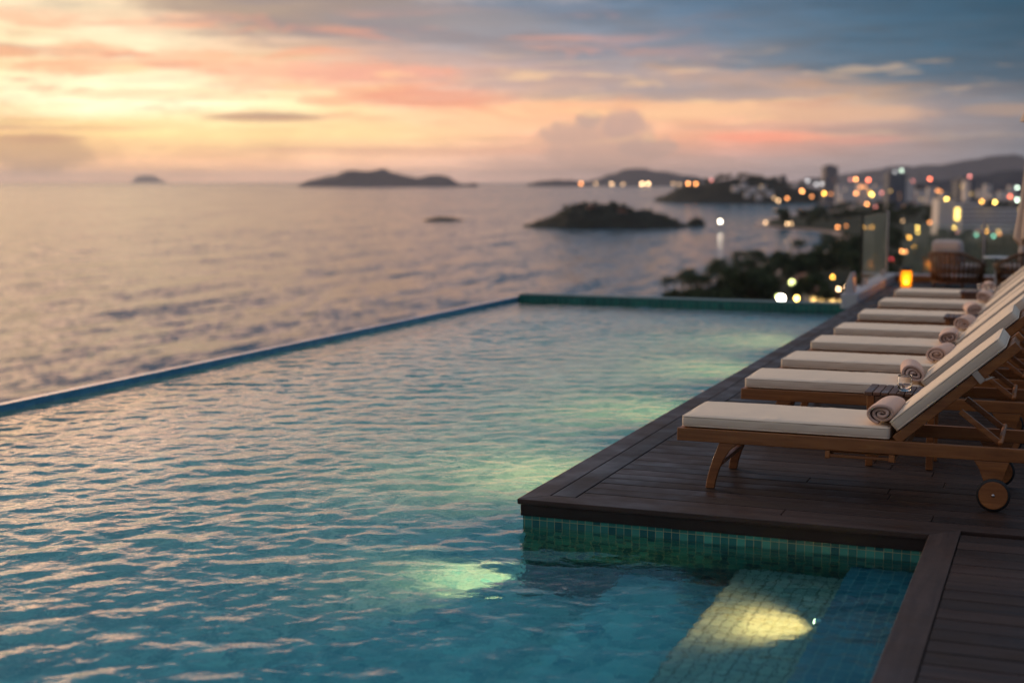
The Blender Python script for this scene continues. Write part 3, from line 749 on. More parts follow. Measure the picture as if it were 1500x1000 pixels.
L(1455.6,346,'green',.6,'green lamp at the foot of the hotel, right one')
L(1445,339,'amber',.5,'dull amber lamp between the two green ones')
L(1464,343,'orange',.35,'faint orange lamp right of the green ones')
L(1322.4,323.6,'cream',.25,'faint cream lamp in the trees right of the glass screen')


palms = [(976,447,.8),(1000,448,.75),(1015,445,1.0),(1028,447,.85),(1040,440,.8),(1055,433,1.15),(1064,438,.9),(1079,424,1.05),(1093,428,.8),(1111,416,1.1),(1121,420,.85),(1130,412,.95),(1150,408,.95),(1172,402,1.1),(1184,400,.9),(1196,394,1.0),(1213,386,1.1),(1226,378,.9),(1238,372,1.),(1008,450,.9),(1022,452,1.1),(1036,450,.9),(1049,446,1.1),(1072,436,1.05),(1086,434,1.1),(1102,426,1.1),(1118,430,1.1),(1141,418,1.1),(1160,412,1.),(1205,396,1.),(1222,388,1.05),(1150,424,1.),(1098,442,1.1),(1066,448,1.1)]
def hides_lamp(x, y, w): return any(abs(x-a) < w+c and b_-2 < y < b_+34 for a, b_, c in lamp_spots)
palms = [p for p in palms if not hides_lamp(p[0], p[1], 5)]
for i, (x, y, sc) in enumerate(palms):
    P = at(x, y, SEA+1.2)
    place(palm_protos, i % 3, (P[0], P[1], SEA+1.2), i*1.7, sc*1.35, 'dark coconut palm in the blurred row along the beach beyond the pool wall', 'palm tree', 'palms along the beach')
scatter_trees()
B = MB()
for px_, py_, pz_, rz_, sc_, k in far_wood:
    me = [c for c in tree_protos[k].children if c.name.startswith('crown')][0].data
    c, s_ = math.cos(rz_), math.sin(rz_)
    B.add([(px_+(v.co.x*c-v.co.y*s_)*sc_, py_+(v.co.x*s_+v.co.y*c)*sc_, pz_+v.co.z*sc_) for v in me.vertices], [tuple(p.vertices) for p in me.polygons])
tag(B.build('woodland', M['leaf']), 'far dark wood closing off the bay below the town', 'woodland', None, 'stuff')
_r = random.Random(11)
for i, (x, y, sc) in enumerate(palms):
    for q in range(2):
        xx, yy = x+_r.uniform(2, 14), y+_r.uniform(1, 9)
        if hides_lamp(xx, yy, 6): continue
        P = at(xx, yy, SEA+1.2)
        place(tree_protos, (i+q) % 4, (P[0], P[1], SEA+.6), _r.random()*6.28, _r.uniform(.42, .62), 'low round tree at the foot of the palms along the beach', 'tree', 'low trees under the palms')
_rx = [775,795,812,828,848,872,893,915,938,960,980,1003]; _ry = [327,323,316,304,298,296.5,299,302,307,312,320,327]
for i in range(46):
    x = _r.uniform(785, 995); y = float(np.interp(x, _rx, _ry)); k = _r.choice([0., 0., .3, .6])
    P = atd(x, y, 1330-k*60); g = SEA+(P[2]-SEA)*(1-k**1.7)
    place(tree_protos, i % 4, (P[0], P[1], g-2.5), _r.random()*6.28, _r.uniform(.24, .42), 'small dark tree covering the round island in the middle of the bay', 'tree', 'trees on the bay island')
_hx = [966,980,1002,1030,1062,1090,1118,1150,1190]; _hy = [293,286,276,268,263,262,265,271,276]
for i in range(26):
    x = 985+i*7.6+_r.uniform(-3, 3); y = float(np.interp(x, _hx, _hy)); P = atd(x, y, 2900)
    place(tree_protos, i % 4, (P[0], P[1], P[2]-4), _r.random()*6.28, _r.uniform(.7, 1.2), 'dark tree on the crest of the headland across the bay', 'tree', 'trees on the headland crest')

# ------------------------------------------------------------------ pool
WZ = -.150                      # water level; the deck surface is z = 0
XL, XD, XR = -7.95, -2.70, -.56 # infinity edge, deck edge along the pool, deck edge by the steps
YF, YC, YN = 20.7, 7.02, -3.   # far wall, deck corner, near end
def wave_field(X, Y):
    r = np.random.default_rng(5); H = np.zeros_like(X)
    base = math.atan2(FH[1], FH[0])
    for k in range(110):
        lam = .072*(.46/.072)**(r.random()**1.05); a = base+r.normal(0, .75); kk = 2*math.pi/lam
        slope = .0098
        ph = r.random()*6.28
        H += slope/kk*np.sin(kk*(math.cos(a)*X+math.sin(a)*Y)+ph)
    # groups of waves and calmer patches
    g = .80+.30*np.sin(.9*X+.55*Y+1.)*np.sin(.5*X-.8*Y+2.)+.22*np.sin(2.1*X-1.3*Y)*np.sin(1.7*Y+.6*X+.4)
    calm = 1-.55*np.clip((X+3.0)/1.2, 0, 1)*np.clip((8.-Y)/1., 0, 1)
    return H*g*calm
xs = np.concatenate([np.arange(XL-.02, XD, .027), [XD+.03], np.arange(XD+.07, XR, .027), [XR+.03]])
ys = np.concatenate([np.arange(YN, 4.2, .25), np.arange(4.2, YC, .026), [YC+.05], np.arange(YC+.09, YF, .032), [YF+.02]])
XX, YY = np.meshgrid(xs, ys, indexing='ij'); ZZ = WZ+wave_field(XX, YY)
nxw, nyw = XX.shape
ids = np.arange(nxw*nyw).reshape(nxw, nyw)
q = np.stack([ids[:-1, :-1], ids[1:, :-1], ids[1:, 1:], ids[:-1, 1:]], -1).reshape(-1, 4)
cx = (XX[:-1, :-1]+XX[1:, 1:]).reshape(-1)/2; cy = (YY[:-1, :-1]+YY[1:, 1:]).reshape(-1)/2
q = q[~((cx > XD+.03) & (cy > YC+.05))]
me = bpy.data.meshes.new('pool_water'); me.from_pydata(np.stack([XX, YY, ZZ], -1).reshape(-1, 3).tolist(), [], q.tolist()); me.update()
for p in me.polygons: p.use_smooth = True
m = bpy.data.materials.new('pool_water'); m.use_nodes = True; t = NT(m.node_tree); m.node_tree.nodes.clear()
pos = t.n('ShaderNodeNewGeometry').outputs['Position']
bp = t.n('ShaderNodeBump'); bp.inputs['Strength'].default_value = .35; bp.inputs['Distance'].default_value = .013
t.set(bp.inputs['Height'], t.noise(pos, 13., 3., .5, .4)); 
fr = t.n('ShaderNodeFresnel', ins={'IOR': 1.33, 'Normal': bp})
refl = t.n('ShaderNodeBsdfAnisotropic', ins={'Roughness': 0., 'Normal': bp}); refl.inputs['Color'].default_value = (1, 1, 1, 1)
refr = t.n('ShaderNodeBsdfRefraction', ins={'Roughness': 0., 'IOR': 1.33, 'Normal': bp}); refr.inputs['Color'].default_value = (.46, .95, .98, 1)
mixw = t.n('ShaderNodeMixShader', ins={0: fr.outputs[0], 1: refr, 2: refl})
t.n('ShaderNodeOutputMaterial', ins={0: mixw})
me.materials.append(m)
pw = bpy.data.objects.new('pool_water', me); COL.objects.link(pw); tag(pw, kind='structure')

FZ = -1.30
B = MB(); B.box(XL-.35, XR+.3, YN-.3, YF+.3, FZ-.3, FZ); tag(B.build('pool_floor', M['floor_tile']), kind='structure')
def wall(name, label, box, mat, cat='pool wall'):
    return tag(MB().box(*box).build(name, mat), label, cat)
wall('infinity_edge', 'low blue tiled infinity edge running along the sea side of the pool', (XL-.085, XL, YN, YF+.30, FZ, -.092), M['coping'], 'pool edge')
wall('pool_wall', 'dark green tiled far wall standing above the water at the end of the pool', (XL+.02, XD+.1, YF, YF+.28, FZ, -.060), M['far_tile'])
MB().box(XL+.01, XD+.1, YF-.01, YF+.29, -.0598, -.052).build('ledge', M['ledge'], bpy.data.objects['pool_wall'])
wall('pool_wall', 'green mosaic pool wall under the front edge of the deck', (XD+.025, XR+.3, YC+.025, YC+.22, FZ, -.092), M['wall_tile_x'])
wall('pool_wall', 'mosaic pool wall under the long deck edge beside the loungers', (XD+.022, XD+.2, YC+.22, YF, FZ, -.092), M['wall_tile_y'])
wall('pool_wall', 'mosaic pool wall under the deck edge beside the lit steps', (XR+.025, XR+.2, YN, YC+.02, FZ, -.092), M['wall_tile_y'])
# steps inside the pool along the right side: upper step, lit tread, lower tread
def step(label, x0, x1, z, top):
    root = thing('pool_step', label, 'pool step', (0, 0, 0))
    MB().box(x0+.004, x1, YN, YC+.02, FZ, z-.004).build('riser', M['riser_tile'], root)
    MB().box(x0, x1, YN, YC+.022, z-.004, z).build('tread', top, root)
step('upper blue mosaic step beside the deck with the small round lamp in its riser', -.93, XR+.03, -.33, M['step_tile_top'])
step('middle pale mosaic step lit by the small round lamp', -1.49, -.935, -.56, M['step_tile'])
step('lowest mosaic step fading into the deep water', -2.10, -1.495, -.86, M['floor_tile'])

M['lens'] = emit('pool_lamp_lens', lin(255,226,170), 9.)
def pool_lamp(label, x, y, z, power, tilt, spot=100, col=(1., .52, .19), yaw=0., lens=.028):
    "wall lamp looking towards -X"
    root = thing('pool_lamp', label, 'pool lamp', (x, y, z), yaw, 'lamps under the pool water')
    B = MB(); B.lathe([(.001, .0), (lens*1.5, 0), (lens*1.5, .03), (lens*1.05, .034), (.001, .034)], (0, 0, 0), 20); 
    o = B.build('housing', M['steel'], root, smooth=False); o.rotation_euler = (0, -math.pi/2, 0)
    B = MB(); B.lathe([(.001, .035), (lens, .035), (lens*.95, .037), (.001, .040)], (0, 0, 0), 20)
    o2 = B.build('lens', M['lens'], root); o2.rotation_euler = (0, -math.pi/2, 0)
    li = bpy.data.lights.new('pool_light', 'SPOT'); li.energy = power; li.color = col; li.spot_size = R(spot); li.spot_blend = 1.; li.shadow_soft_size = .02
    lo = bpy.data.objects.new('pool_light', li); COL.objects.link(lo); lo.parent = root; lo.location = (-.05, 0, 0)
    d = Vector((-math.cos(R(tilt)), 0, -math.sin(R(tilt)))); lo.rotation_euler = d.to_track_quat('-Z', 'Y').to_euler()
pool_lamp('small round lamp glowing in the upper step riser over pale lit tiles', -.935, 6.22, -.445, 42, 22, 125, (1., .42, .14))
pool_lamp('pool lamp under the deck corner throwing a pale streak to the left', XD+.02, 7.30, -1.19, 125, 2, 100, (1., .30, .11), R(24))
for yy, lb in ((9.55, 'first'), (12.3, 'second'), (15.05, 'third'), (17.7, 'fourth')):
    pool_lamp('pool lamp hidden under the long deck edge, %s one from the deck corner' % lb, XD+.02, yy, -.46, 300, 7, 150, (1., .26, .085))

# ------------------------------------------------------------------ deck
B = MB(); rr = random.Random(4); PITCHB = .142; GAP = .0095; TH = .028
XE, YE = 4.2, 25.6
Y = YC+.142
while Y < YE-.1:
    x = XD+.284; k = 0
    cuts = [rr.uniform(-1.4, -.5) if rr.random() < .5 else rr.uniform(.2, 1.), 2.4]
    xs_ = [x]+sorted(cuts)+[XE]
    for a, b_ in zip(xs_[:-1], xs_[1:]):
        z = rr.uniform(-.0012, .0006)
        B.box(a+.002, b_-.002, Y, Y+PITCHB-GAP, -TH, z)
    Y += PITCHB
Y = YN
while Y < YC+.13:
    xs_ = [XR+.142, rr.uniform(.6, 1.8), XE]
    if Y+PITCHB < YC+.142:
        for a, b_ in zip(xs_[:-1], xs_[1:]):
            B.box(a+.002, b_-.002, Y, Y+PITCHB-GAP, -TH, rr.uniform(-.0012, .0006))
    Y += PITCHB
deck = B.build('timber_deck', M['deck'], None, False, .0025, 1); tag(deck, kind='structure')
# mitred border boards along the pool
B = MB(); w = .142; g = .003
def mitre(pts): B.prismz([(x, y) for x, y in pts], -TH, .0015)
def run(xa, y0, y1, n):
    pass
for j in range(2):
    x0, x1 = XD+j*w+(g if j else 0), XD+(j+1)*w-g
    ya0, ya1 = YC+(x0-XD), YC+(x1-XD)
    if j == 1: ya0 = YC+.142+.002; ya1 = ya0
    segs = [0, 3.9, 8.1, 12.6, 18.6]
    for a, b_ in zip(segs[:-1], segs[1:]):
        if a == 0: mitre([(x0, ya0+g), (x1, ya1+g), (x1, YC+b_-.002), (x0, YC+b_-.002)])
        else: mitre([(x0, YC+a+.002), (x1, YC+a+.002), (x1, YC+b_-.002), (x0, YC+b_-.002)])
# front border board with mitres, and the board along the step side
mitre([(XR, YN), (XR+w-g, YN), (XR+w-g, YC+w-g), (XR, YC-.0)])
o = B.build('deck_border', M['deck_y'], None, False, .0025, 1); tag(o, kind='structure')
B = MB()
B.prismz([(XD+.004, YC), (XR-.003, YC), (XR+w-.006, YC+w-g), (XD+w-g, YC+w-g)], -TH, .0015)
o = B.build('deck_border', M['deck'], None, False, .0025, 1); tag(o, kind='structure')
# fascia boards, a little set back under the nosing
B = MB()
B.box(XD+.014, XR+.012, YC+.014, YC+.04, -.092, -TH-.001); B.box(XD+.014, XD+.04, YC+.042, YE, -.092, -TH-.001); B.box(XR+.014, XR+.04, YN, YC+.012, -.092, -TH-.001)
tag(B.build('deck_fascia', M['fascia'], None, False, .003, 1), kind='structure')
B = MB(); B.box(XD+.045, XE, YC+.045, YE, -.14, -TH-.004); B.box(XR+.045, XE, YN, YC+.043, -.14, -TH-.004)
tag(B.build('deck_base', simple('deck_base', (.008,.007,.007), .95)), kind='structure')

# ------------------------------------------------------------------ loungers
def cushion(Lx, Wy, Tz, r, seed, puff=.006, wr=.0025):
    nx, ny, nz = int(Lx/.018), int(Wy/.02), 6
    bm = bmesh.new(); vs = {}
    def P(i, j, k):
        key = (i, j, k)
        if key in vs: return vs[key]
        x, y, z = Lx*i/nx, Wy*j/ny, Tz*k/nz
        # rounded box: project onto inner box + radius
        ix, iy, iz = min(max(x, r), Lx-r), min(max(y, r), Wy-r), min(max(z, r), Tz-r)
        d = Vector((x-ix, y-iy, z-iz))
        p = Vector((ix, iy, iz)) + (d.normalized()*r if d.length > 1e-6 else Vector((0, 0, 0)))
        u, v = x/Lx*2-1, y/Wy*2-1
        dome = (1-u**4)*(1-v**4)
        if k == nz: p.z += puff*dome
        nvv = mnoise.fractal(Vector((p.x*5+seed*7, p.y*7, seed*3.1)), 1., 2., 4)
        fold = max(0, mnoise.noise(Vector((p.x*3+seed*5, p.y*2.2, seed)))-.1)*mnoise.noise(Vector((p.x*26+seed, p.y*9, 2.)))
        p.z += wr*nvv*(1 if k >= nz/2 else .2)+.014*fold*(1 if k == nz else .3)
        if j in (0, ny): p.y += .0035*mnoise.noise(Vector((p.x*9, p.z*20, seed)))*(1 if j else -1) + .004*math.sin(math.pi*k/nz)*(1 if j else -1)*0
        vs[key] = bm.verts.new(p); return vs[key]
    def face(a, b_, c, d):
        try: bm.faces.new((a, b_, c, d))
        except ValueError: pass
    for i in range(nx):
        for j in range(ny):
            face(P(i,j,0), P(i,j+1,0), P(i+1,j+1,0), P(i+1,j,0)); face(P(i,j,nz), P(i+1,j,nz), P(i+1,j+1,nz), P(i,j+1,nz))
    for i in range(nx):
        for k in range(nz):
            face(P(i,0,k), P(i+1,0,k), P(i+1,0,k+1), P(i,0,k+1)); face(P(i,ny,k), P(i,ny,k+1), P(i+1,ny,k+1), P(i+1,ny,k))
    for j in range(ny):
        for k in range(nz):
            face(P(0,j,k), P(0,j,k+1), P(0,j+1,k+1), P(0,j+1,k)); face(P(nx,j,k), P(nx,j+1,k), P(nx,j+1,k+1), P(nx,j,k+1))
    bmesh.ops.recalc_face_normals(bm, faces=bm.faces)
    me = bpy.data.meshes.new('mattress'); bm.to_mesh(me); bm.free()
    for p in me.polygons: p.use_smooth = True
    return me
def mesh_obj(name, me, mat, parent):
    me.materials.append(mat); o = bpy.data.objects.new(name, me); COL.objects.link(o); o.parent = parent; return o

WL = .62; LL = 2.0; ANG = R(41.5); OX, OZ = 1.215, .340
def back_pt(s, n, y=0): return (OX+s*math.cos(ANG)-n*math.sin(ANG), y, OZ+s*math.sin(ANG)+n*math.cos(ANG))
def make_lounger():
    root = thing('sun_lounger', '', 'sun lounger', group='sun loungers in a row on the deck')
    tk = M['teak']
    B = MB()
    B.box(0, LL, 0, .03, .258, .330); B.box(0, LL, WL-.03, WL, .258, .330)
    B.box(.002, .032, .031, WL-.031, .262, .327); B.box(LL-.032, LL-.002, .031, WL-.031, .262, .327); B.box(1.20, 1.235, .031, WL-.031, .265, .325)
    B.build('frame', tk, root, False, .004)
    B = MB()
    for k in range(15): B.box(.05+k*.077, .05+k*.077+.06, .031, WL-.031, .310, .3275)
    B.build('seat_slats', tk, root, False, .003)
    for y0 in (.002, WL-.034):
        out = [(.238,.2575),(.222,.215),(.203,.16),(.185,.10),(.172,.045),(.166,0)]
        inn = [(.214,0),(.222,.045),(.238,.10),(.262,.16),(.296,.215),(.338,.2575)]
        MB().prism(out+inn, y0, y0+.032).build('leg', tk, root, False, .004)
    MB().box(.222, .250, .035, WL-.035, .125, .150).build('stretcher', tk, root, False, .004)
    for y0, yw in ((.002, -.032), (WL-.034, WL+.002)):
        br = MB().prism([(1.585,.2575),(1.762,.2575),(1.735,.17),(1.718,.07),(1.66,.07),(1.640,.14),(1.612,.215)], y0, y0+.032).build('wheel_bracket', tk, root, False, .004)
        wy = yw
        B = MB(); B.lathe([(.004,0),(.070,0),(.073,.003),(.073,.027),(.070,.030),(.004,.030)], (1.688, wy, .085), 36, 'y')
        wh = B.build('wheel', tk, root, True, 0); 
        for p in wh.data.polygons: p.use_smooth = abs(p.normal.y) < .5
        B = MB(); B.lathe([(.0735,.001),(.085,.003),(.085,.027),(.0735,.029)], (1.688, wy, .085), 36, 'y'); B.build('tyre', M['rubber'], wh, True)
        B = MB(); ys_ = -1 if yw < 0 else 1
        if ys_ < 0: B.lathe([(.001,-.004),(.007,-.003),(.009,.001),(.009,.004)], (1.688, wy, .085), 14, 'y')
        else: B.lathe([(.009,.026),(.009,.030),(.007,.033),(.001,.034)], (1.688, wy, .085), 14, 'y')
        B.build('hub', M['steel'], wh, True)
    B = MB(); B.tube([(1.688, .0, .085), (1.688, WL, .085)], .008, 10); B.build('axle', M['steel'], root, True)
    # backrest frame, in its own tilted axes
    d = np.array([math.cos(ANG), 0, math.sin(ANG)]); nn = np.array([-math.sin(ANG), 0, math.cos(ANG)]); yv = np.array([0, 1., 0])
    B = MB()
    for y0 in (.034, WL-.062): B.obox(np.array(back_pt(-.03, -.012, y0)), d*.80, yv*.028, nn*.052)
    for s in (.0, .70): B.obox(np.array(back_pt(s, -.006, .0625)), d*.045, yv*(WL-.125), nn*.04)
    for k in range(8): B.obox(np.array(back_pt(.075+k*.077, .018, .0625)), d*.055, yv*(WL-.125), nn*.016)
    B.build('backrest_frame', tk, root, False, .003)
    for y0 in (.066, WL-.088):
        a = np.array([1.505, y0, .500]); b_ = np.array([1.715, y0, .338]); v = b_-a; v /= np.linalg.norm(v); u = np.cross(yv, v)
        MB().obox(a-u*.015, (b_-a), yv*.022, u*.030).build('prop', tk, root, False, .003)
    MB().tube([(1.712, .03, .352), (1.712, WL-.03, .352)], .013, 10).build('prop_bar', tk, root, True)
    B = MB(); B.box(.835, 1.165, .006, .022, .222, .238); B.box(.82, .845, .002, .33, .2145, .2555); B.box(1.155, 1.185, .002, .33, .2145, .2555); B.box(.846, 1.154, .024, .30, .244, .252)
    B.build('pull_out_tray', tk, root, False, .003)
    me = cushion(1.135, WL-.045, .066, .019, 3); o = seat_m = mesh_obj('mattress', me, M['cushion'], root); o.location = (.018, .022, .332)
    me = cushion(.715, WL-.045, .068, .020, 8, .007); me.name = 'back_mattress'
    o = mesh_obj('back_mattress', me, M['cushion'], root); p = back_pt(.006, .043, .022); o.location = p; o.rotation_euler = (0, -ANG, 0)
    def piping(par, Lx, Wy, Tz):
        Bp = MB(); rc = .022
        loop = []
        for cx_, cy_, a0 in ((Lx-rc, rc, -90), (Lx-rc, Wy-rc, 0), (rc, Wy-rc, 90), (rc, rc, 180)):
            for k in range(6):
                a = R(a0+18*k); loop.append((cx_+(rc-.004)*math.cos(a), cy_+(rc-.004)*math.sin(a)))
        loop.append(loop[0]); loop.append(loop[1])
        for zz in (Tz-.0075, .0075):
            Bp.tube([(x, y, zz+.0012*math.sin(x*31+y*17)) for x, y in loop], .0042, 6, False)
        Bp.build('piping', M['cushion'], par, True)
    piping(seat_m, 1.135, WL-.045, .066); piping(o, .715, WL-.045, .068)
    B = MB()
    for s in (.50,):
        q0 = np.array(back_pt(s, .046, .012)); 
        B.obox(q0, d*.034, yv*.003, nn*-.066); B.obox(np.array(back_pt(s, -.021, .012)), d*.034, yv*.09, nn*.003)
        B.obox(np.array(back_pt(s+.034, -.024, .012)), d*.045-nn*.012, yv*.003, nn*.012-d*.01)
    B.build('strap', M['strap'], root)
    return root
lounger0 = make_lounger()
LY = [7.655, 9.285, 10.40, 11.62, 12.80, 14.30, 15.85, 17.40]
LX = [-1.985, -1.975, -1.945, -1.93, -1.92, -1.91, -1.90, -1.90]
ll = ['teak lounger nearest the deck corner, whole side and front leg in view',
      'teak lounger just behind the side table that holds the lone tumbler',
      'teak lounger third from the deck corner, first without a table beside it',
      'teak lounger fourth from the deck corner, in the middle of the row',
      'teak lounger fifth from the deck corner, just before the second side table',
      'teak lounger sixth from the deck corner, behind the second side table',
      'teak lounger second from the far end, just before the last side table',
      'teak lounger at the far end of the row, nearest the lit lantern']
loungers = []
for i, (x, y) in enumerate(zip(LX, LY)):
    o = lounger0 if i == 0 else copy_tree(lounger0)
    o.location = (x, y, .0015); o.rotation_euler = (0, 0, [0, .014, -.018, .010, -.012, .016, -.006, -.014][i]); tag(o, ll[i], 'sun lounger', 'sun loungers in a row on the deck'); loungers.append(o)

def towel_mesh(seed):
    rx, rz, turns, th = .088, .062, 2.7, .0188
    n = 150; outer = []; inner = []
    for i in range(n+1):
        f = i/n; a = f*turns*2*math.pi; k = .16+.84*f
        wob = 1+.025*math.sin(3*a+seed)
        outer.append((rx*k*math.cos(a)*wob, rz*k*math.sin(a)*wob))
        k2 = max(.02, k-th/rz*.86); k3 = max(.02, k-th/rx*.95)
        inner.append((rx*k3*math.cos(a)*wob, rz*k2*math.sin(a)*wob))
    B = MB(); ny = 24; Ln = .36; vs = []
    for j in range(ny+1):
        y = Ln*j/ny
        for lst, sgn in ((outer, 1), (inner, -1)):
            for i, (x, z) in enumerate(lst):
                ed = min(j, ny-j)/ny*Ln
                sh = 1-.05*math.exp(-ed/.012)
                off = .006*mnoise.noise(Vector((i*.05, seed, j*.2))) if j in (0, ny) else 0
                br = 1+.02*mnoise.noise(Vector((x*18, y*12, z*18+seed)))
                dy = .010*math.sin(i*.09+seed)*(1 if j in (0, ny) else 0)
                vs.append((x*sh*br, y+dy, max(-rz*.93, z*sh*br)))
    m_ = n+1; row_ = 2*m_; fs = []
    for j in range(ny):
        for k in range(2):
            for i in range(n):
                a = j*row_+k*m_+i; fs.append((a, a+1, a+1+row_, a+row_))
        for i in (0, n):
            a = j*row_+i; fs.append((a, a+m_, a+m_+row_, a+row_))
    for j in (0, ny):
        for i in range(n):
            a = j*row_+i; fs.append((a, a+1, a+1+m_, a+m_))
    B.add(vs, fs); return B
tw = []
for i, (x, y) in enumerate(zip(LX, LY)):
    if i < 3: o = towel_mesh(i*1.7).build('rolled_towel', M['towel'], None, True)
    else: o = tw[i % 3].copy(); COL.objects.link(o)
    o.location = (x+[1.105,1.10,1.12,1.10,1.115,1.12,1.11,1.10][i], y+[.06,.10,.12,.08,.10,.1,.12,.1][i], .466); o.rotation_euler = (0, R([-6,22,4,-14,10,-4,18,-3][i]), R([-4,7,-8,3,-6,9,-3,5][i]))
    tag(o, 'rolled beige towel on ' + ['the lounger nearest the deck corner','the lounger behind the tumbler table','the third lounger from the deck corner','the fourth lounger from the deck corner','the fifth lounger from the deck corner','the lounger behind the second side table','the last lounger but one','the lounger at the far end of the row'][i], 'towel', 'rolled towels on the loungers'); tw.append(o)

# ------------------------------------------------------------------ side tables and glasses
def make_table():
    root = thing('side_table', '', 'side table', group='side tables between the loungers')
    w, d_, h = .42, .36, .45
    B = MB()
    B.box(0, .045, 0, d_, h-.022, h); B.box(w-.045, w, 0, d_, h-.022, h)
    k = 0; x = .05
    while x+.042 < w-.045: B.box(x, x+.040, .003, d_-.003, h-.020, h-.001); x += .0458
    B.build('table_top', M['teak_dark'], root, False, .002)
    for x in (.015, w-.055):
        for y in (.015, d_-.055): MB().box(x, x+.04, y, y+.04, 0, h-.0225).build('leg', M['teak'], root, False, .003)
    B = MB(); B.box(.056, w-.056, .02, .04, h-.095, h-.024); B.box(.056, w-.056, d_-.04, d_-.02, h-.095, h-.024); B.box(.02, .04, .056, d_-.056, h-.095, h-.024); B.box(w-.04, w-.02, .056, d_-.056, h-.095, h-.024)
    B.build('apron', M['teak_dark'], root, False, .003)
    return root
t0 = make_table(); tag(t0, 'slatted side table with a lone tumbler beside the nearest lounger', 'side table'); t0.location = (-1.085, 8.60, .0015)
t1 = copy_tree(t0); tag(t1, 'slatted side table in the middle of the row, nothing tall on it', 'side table'); t1.location = (-1.03, 13.68, .0015)
t2 = copy_tree(t0); tag(t2, 'slatted side table with two glasses before the farthest lounger', 'side table'); t2.location = (-1.10, 16.86, .0015)
m = bpy.data.materials.new('clear_glass'); m.use_nodes = True; b = m.node_tree.nodes['Principled BSDF']
b.inputs['Base Color'].default_value = (1,1,1,1); b.inputs['Transmission Weight'].default_value = 1; b.inputs['Roughness'].default_value = .02; b.inputs['IOR'].default_value = 1.45; M['glass'] = m
m = bpy.data.materials.new('drink'); m.use_nodes = True; b = m.node_tree.nodes['Principled BSDF']
b.inputs['Base Color'].default_value = (.98,.97,.95,1); b.inputs['Transmission Weight'].default_value = 1; b.inputs['Roughness'].default_value = 0; b.inputs['IOR'].default_value = 1.33; M['drink'] = m
def tumbler(label, x, y, z):
    root = thing('glass_tumbler', label, 'glass', (x, y, z), 0, 'glasses on the side tables')
    prof = [(.001,0),(.030,0),(.036,.006),(.0435,.035),(.0445,.055),(.041,.088),(.0395,.094),(.0385,.094),(.0395,.087),(.0425,.055),(.0415,.035),(.034,.012),(.001,.010)]
    MB().lathe(prof, (0,0,0), 40).build('vessel', M['glass'], root, True)
    MB().lathe([(.001,.0105),(.0335,.0125),(.041,.035),(.0412,.040),(.001,.040)], (0,0,0), 40).build('water', M['drink'], root, True)
tumbler('lone clear tumbler on the nearest side table', -.865, 8.72, .4525)
tumbler('left of two glasses on the farthest side table', -.87, 16.97, .4525)
tumbler('right of two glasses on the farthest side table', -.77, 17.02, .4525)

# ------------------------------------------------------------------ end of the terrace
def part(B, *a, **k): return B.build(*a, **k)
root = thing('stone_kerb', 'pale stone kerb at the end of the deck carrying the glass screens', 'kerb', (0,0,0))
B = MB(); B.box(-2.93, -2.69, 20.34, 25.3, -.09, .125); B.build('kerb_stone', M['marble'], root, False, .01)
B = MB(); B.box(-2.688, 4.2, 25.06, 25.3, -.002, .125); B.build('kerb_stone', M['marble'], root, False, .01)
B = MB(); B.box(-2.687, 4.2, 24.98, 25.058, .0, .10); B.build('timber_facing', M['teak'], root, False, .006)
B = MB(); B.prism([(-2.89,.126),(-2.77,.126),(-2.775,.30),(-2.79,.42),(-2.81,.42),(-2.87,.26)], 20.40, 20.75)
tag(B.build('stone_post', M['marble'], None, False, .012), 'short pale stone post standing on the near end of the kerb', 'post')
m = bpy.data.materials.new('screen_glass'); m.use_nodes = True; b = m.node_tree.nodes['Principled BSDF']
b.inputs['Base Color'].default_value = (.97,1.,.985,1); b.inputs['Transmission Weight'].default_value = 1; b.inputs['Roughness'].default_value = 0.; b.inputs['IOR'].default_value = 1.35; M['screen_glass'] = m
_t = NT(m.node_tree); _out = m.node_tree.nodes['Material Output']
_d = _t.n('ShaderNodeBsdfTranslucent', ins={0: (.62,.72,.66,1)}); _d2 = _t.n('ShaderNodeBsdfDiffuse', ins={0: (.55,.66,.60,1)})  # pale green diffuse film imitates the sky's sheen on the glass
_m1 = _t.n('ShaderNodeMixShader', ins={0: .5, 1: _d, 2: _d2}); _m2 = _t.n('ShaderNodeMixShader', ins={0: .09, 1: b.outputs[0], 2: _m1})
_t.set(_out.inputs['Surface'], _m2.outputs[0])
root = thing('glass_screen', 'tall glass screen standing upright on the kerb left of the lantern', 'glass screen', (-2.85, 21.86, .126))
MB().box(-.006, .006, 0.005, 3.15, .03, 1.05).build('pane', M['screen_glass'], root)
MB().box(-.014, .014, -.02, .004, 0, 1.06).build('dark_edge', M['dark_metal'], root, False, .003)
MB().box(-.02, .02, 3.152, 3.20, 0, 1.07).build('post', M['steel'], root, False, .004)
B = MB(); B.box(-.03, .03, .3, .45, 0, .10); B.box(-.03, .03, 2.6, 2.75, 0, .10); B.build('clamp', M['steel'], root, False, .004)
root = thing('glass_screen', 'low clear glass screen with a thin pale post behind the wicker chairs', 'glass screen', (-2.60, 25.18, .126))
for a, b_ in ((.0, 1.28), (1.36, 3.0), (3.08, 4.7)): MB().box(a, b_, -.006, .006, .03, .86).build('pane', M['screen_glass'], root)
for a in (1.30, 3.02): MB().box(a, a+.04, -.02, .02, 0, .95).build('post', M['steel'], root, False, .004)

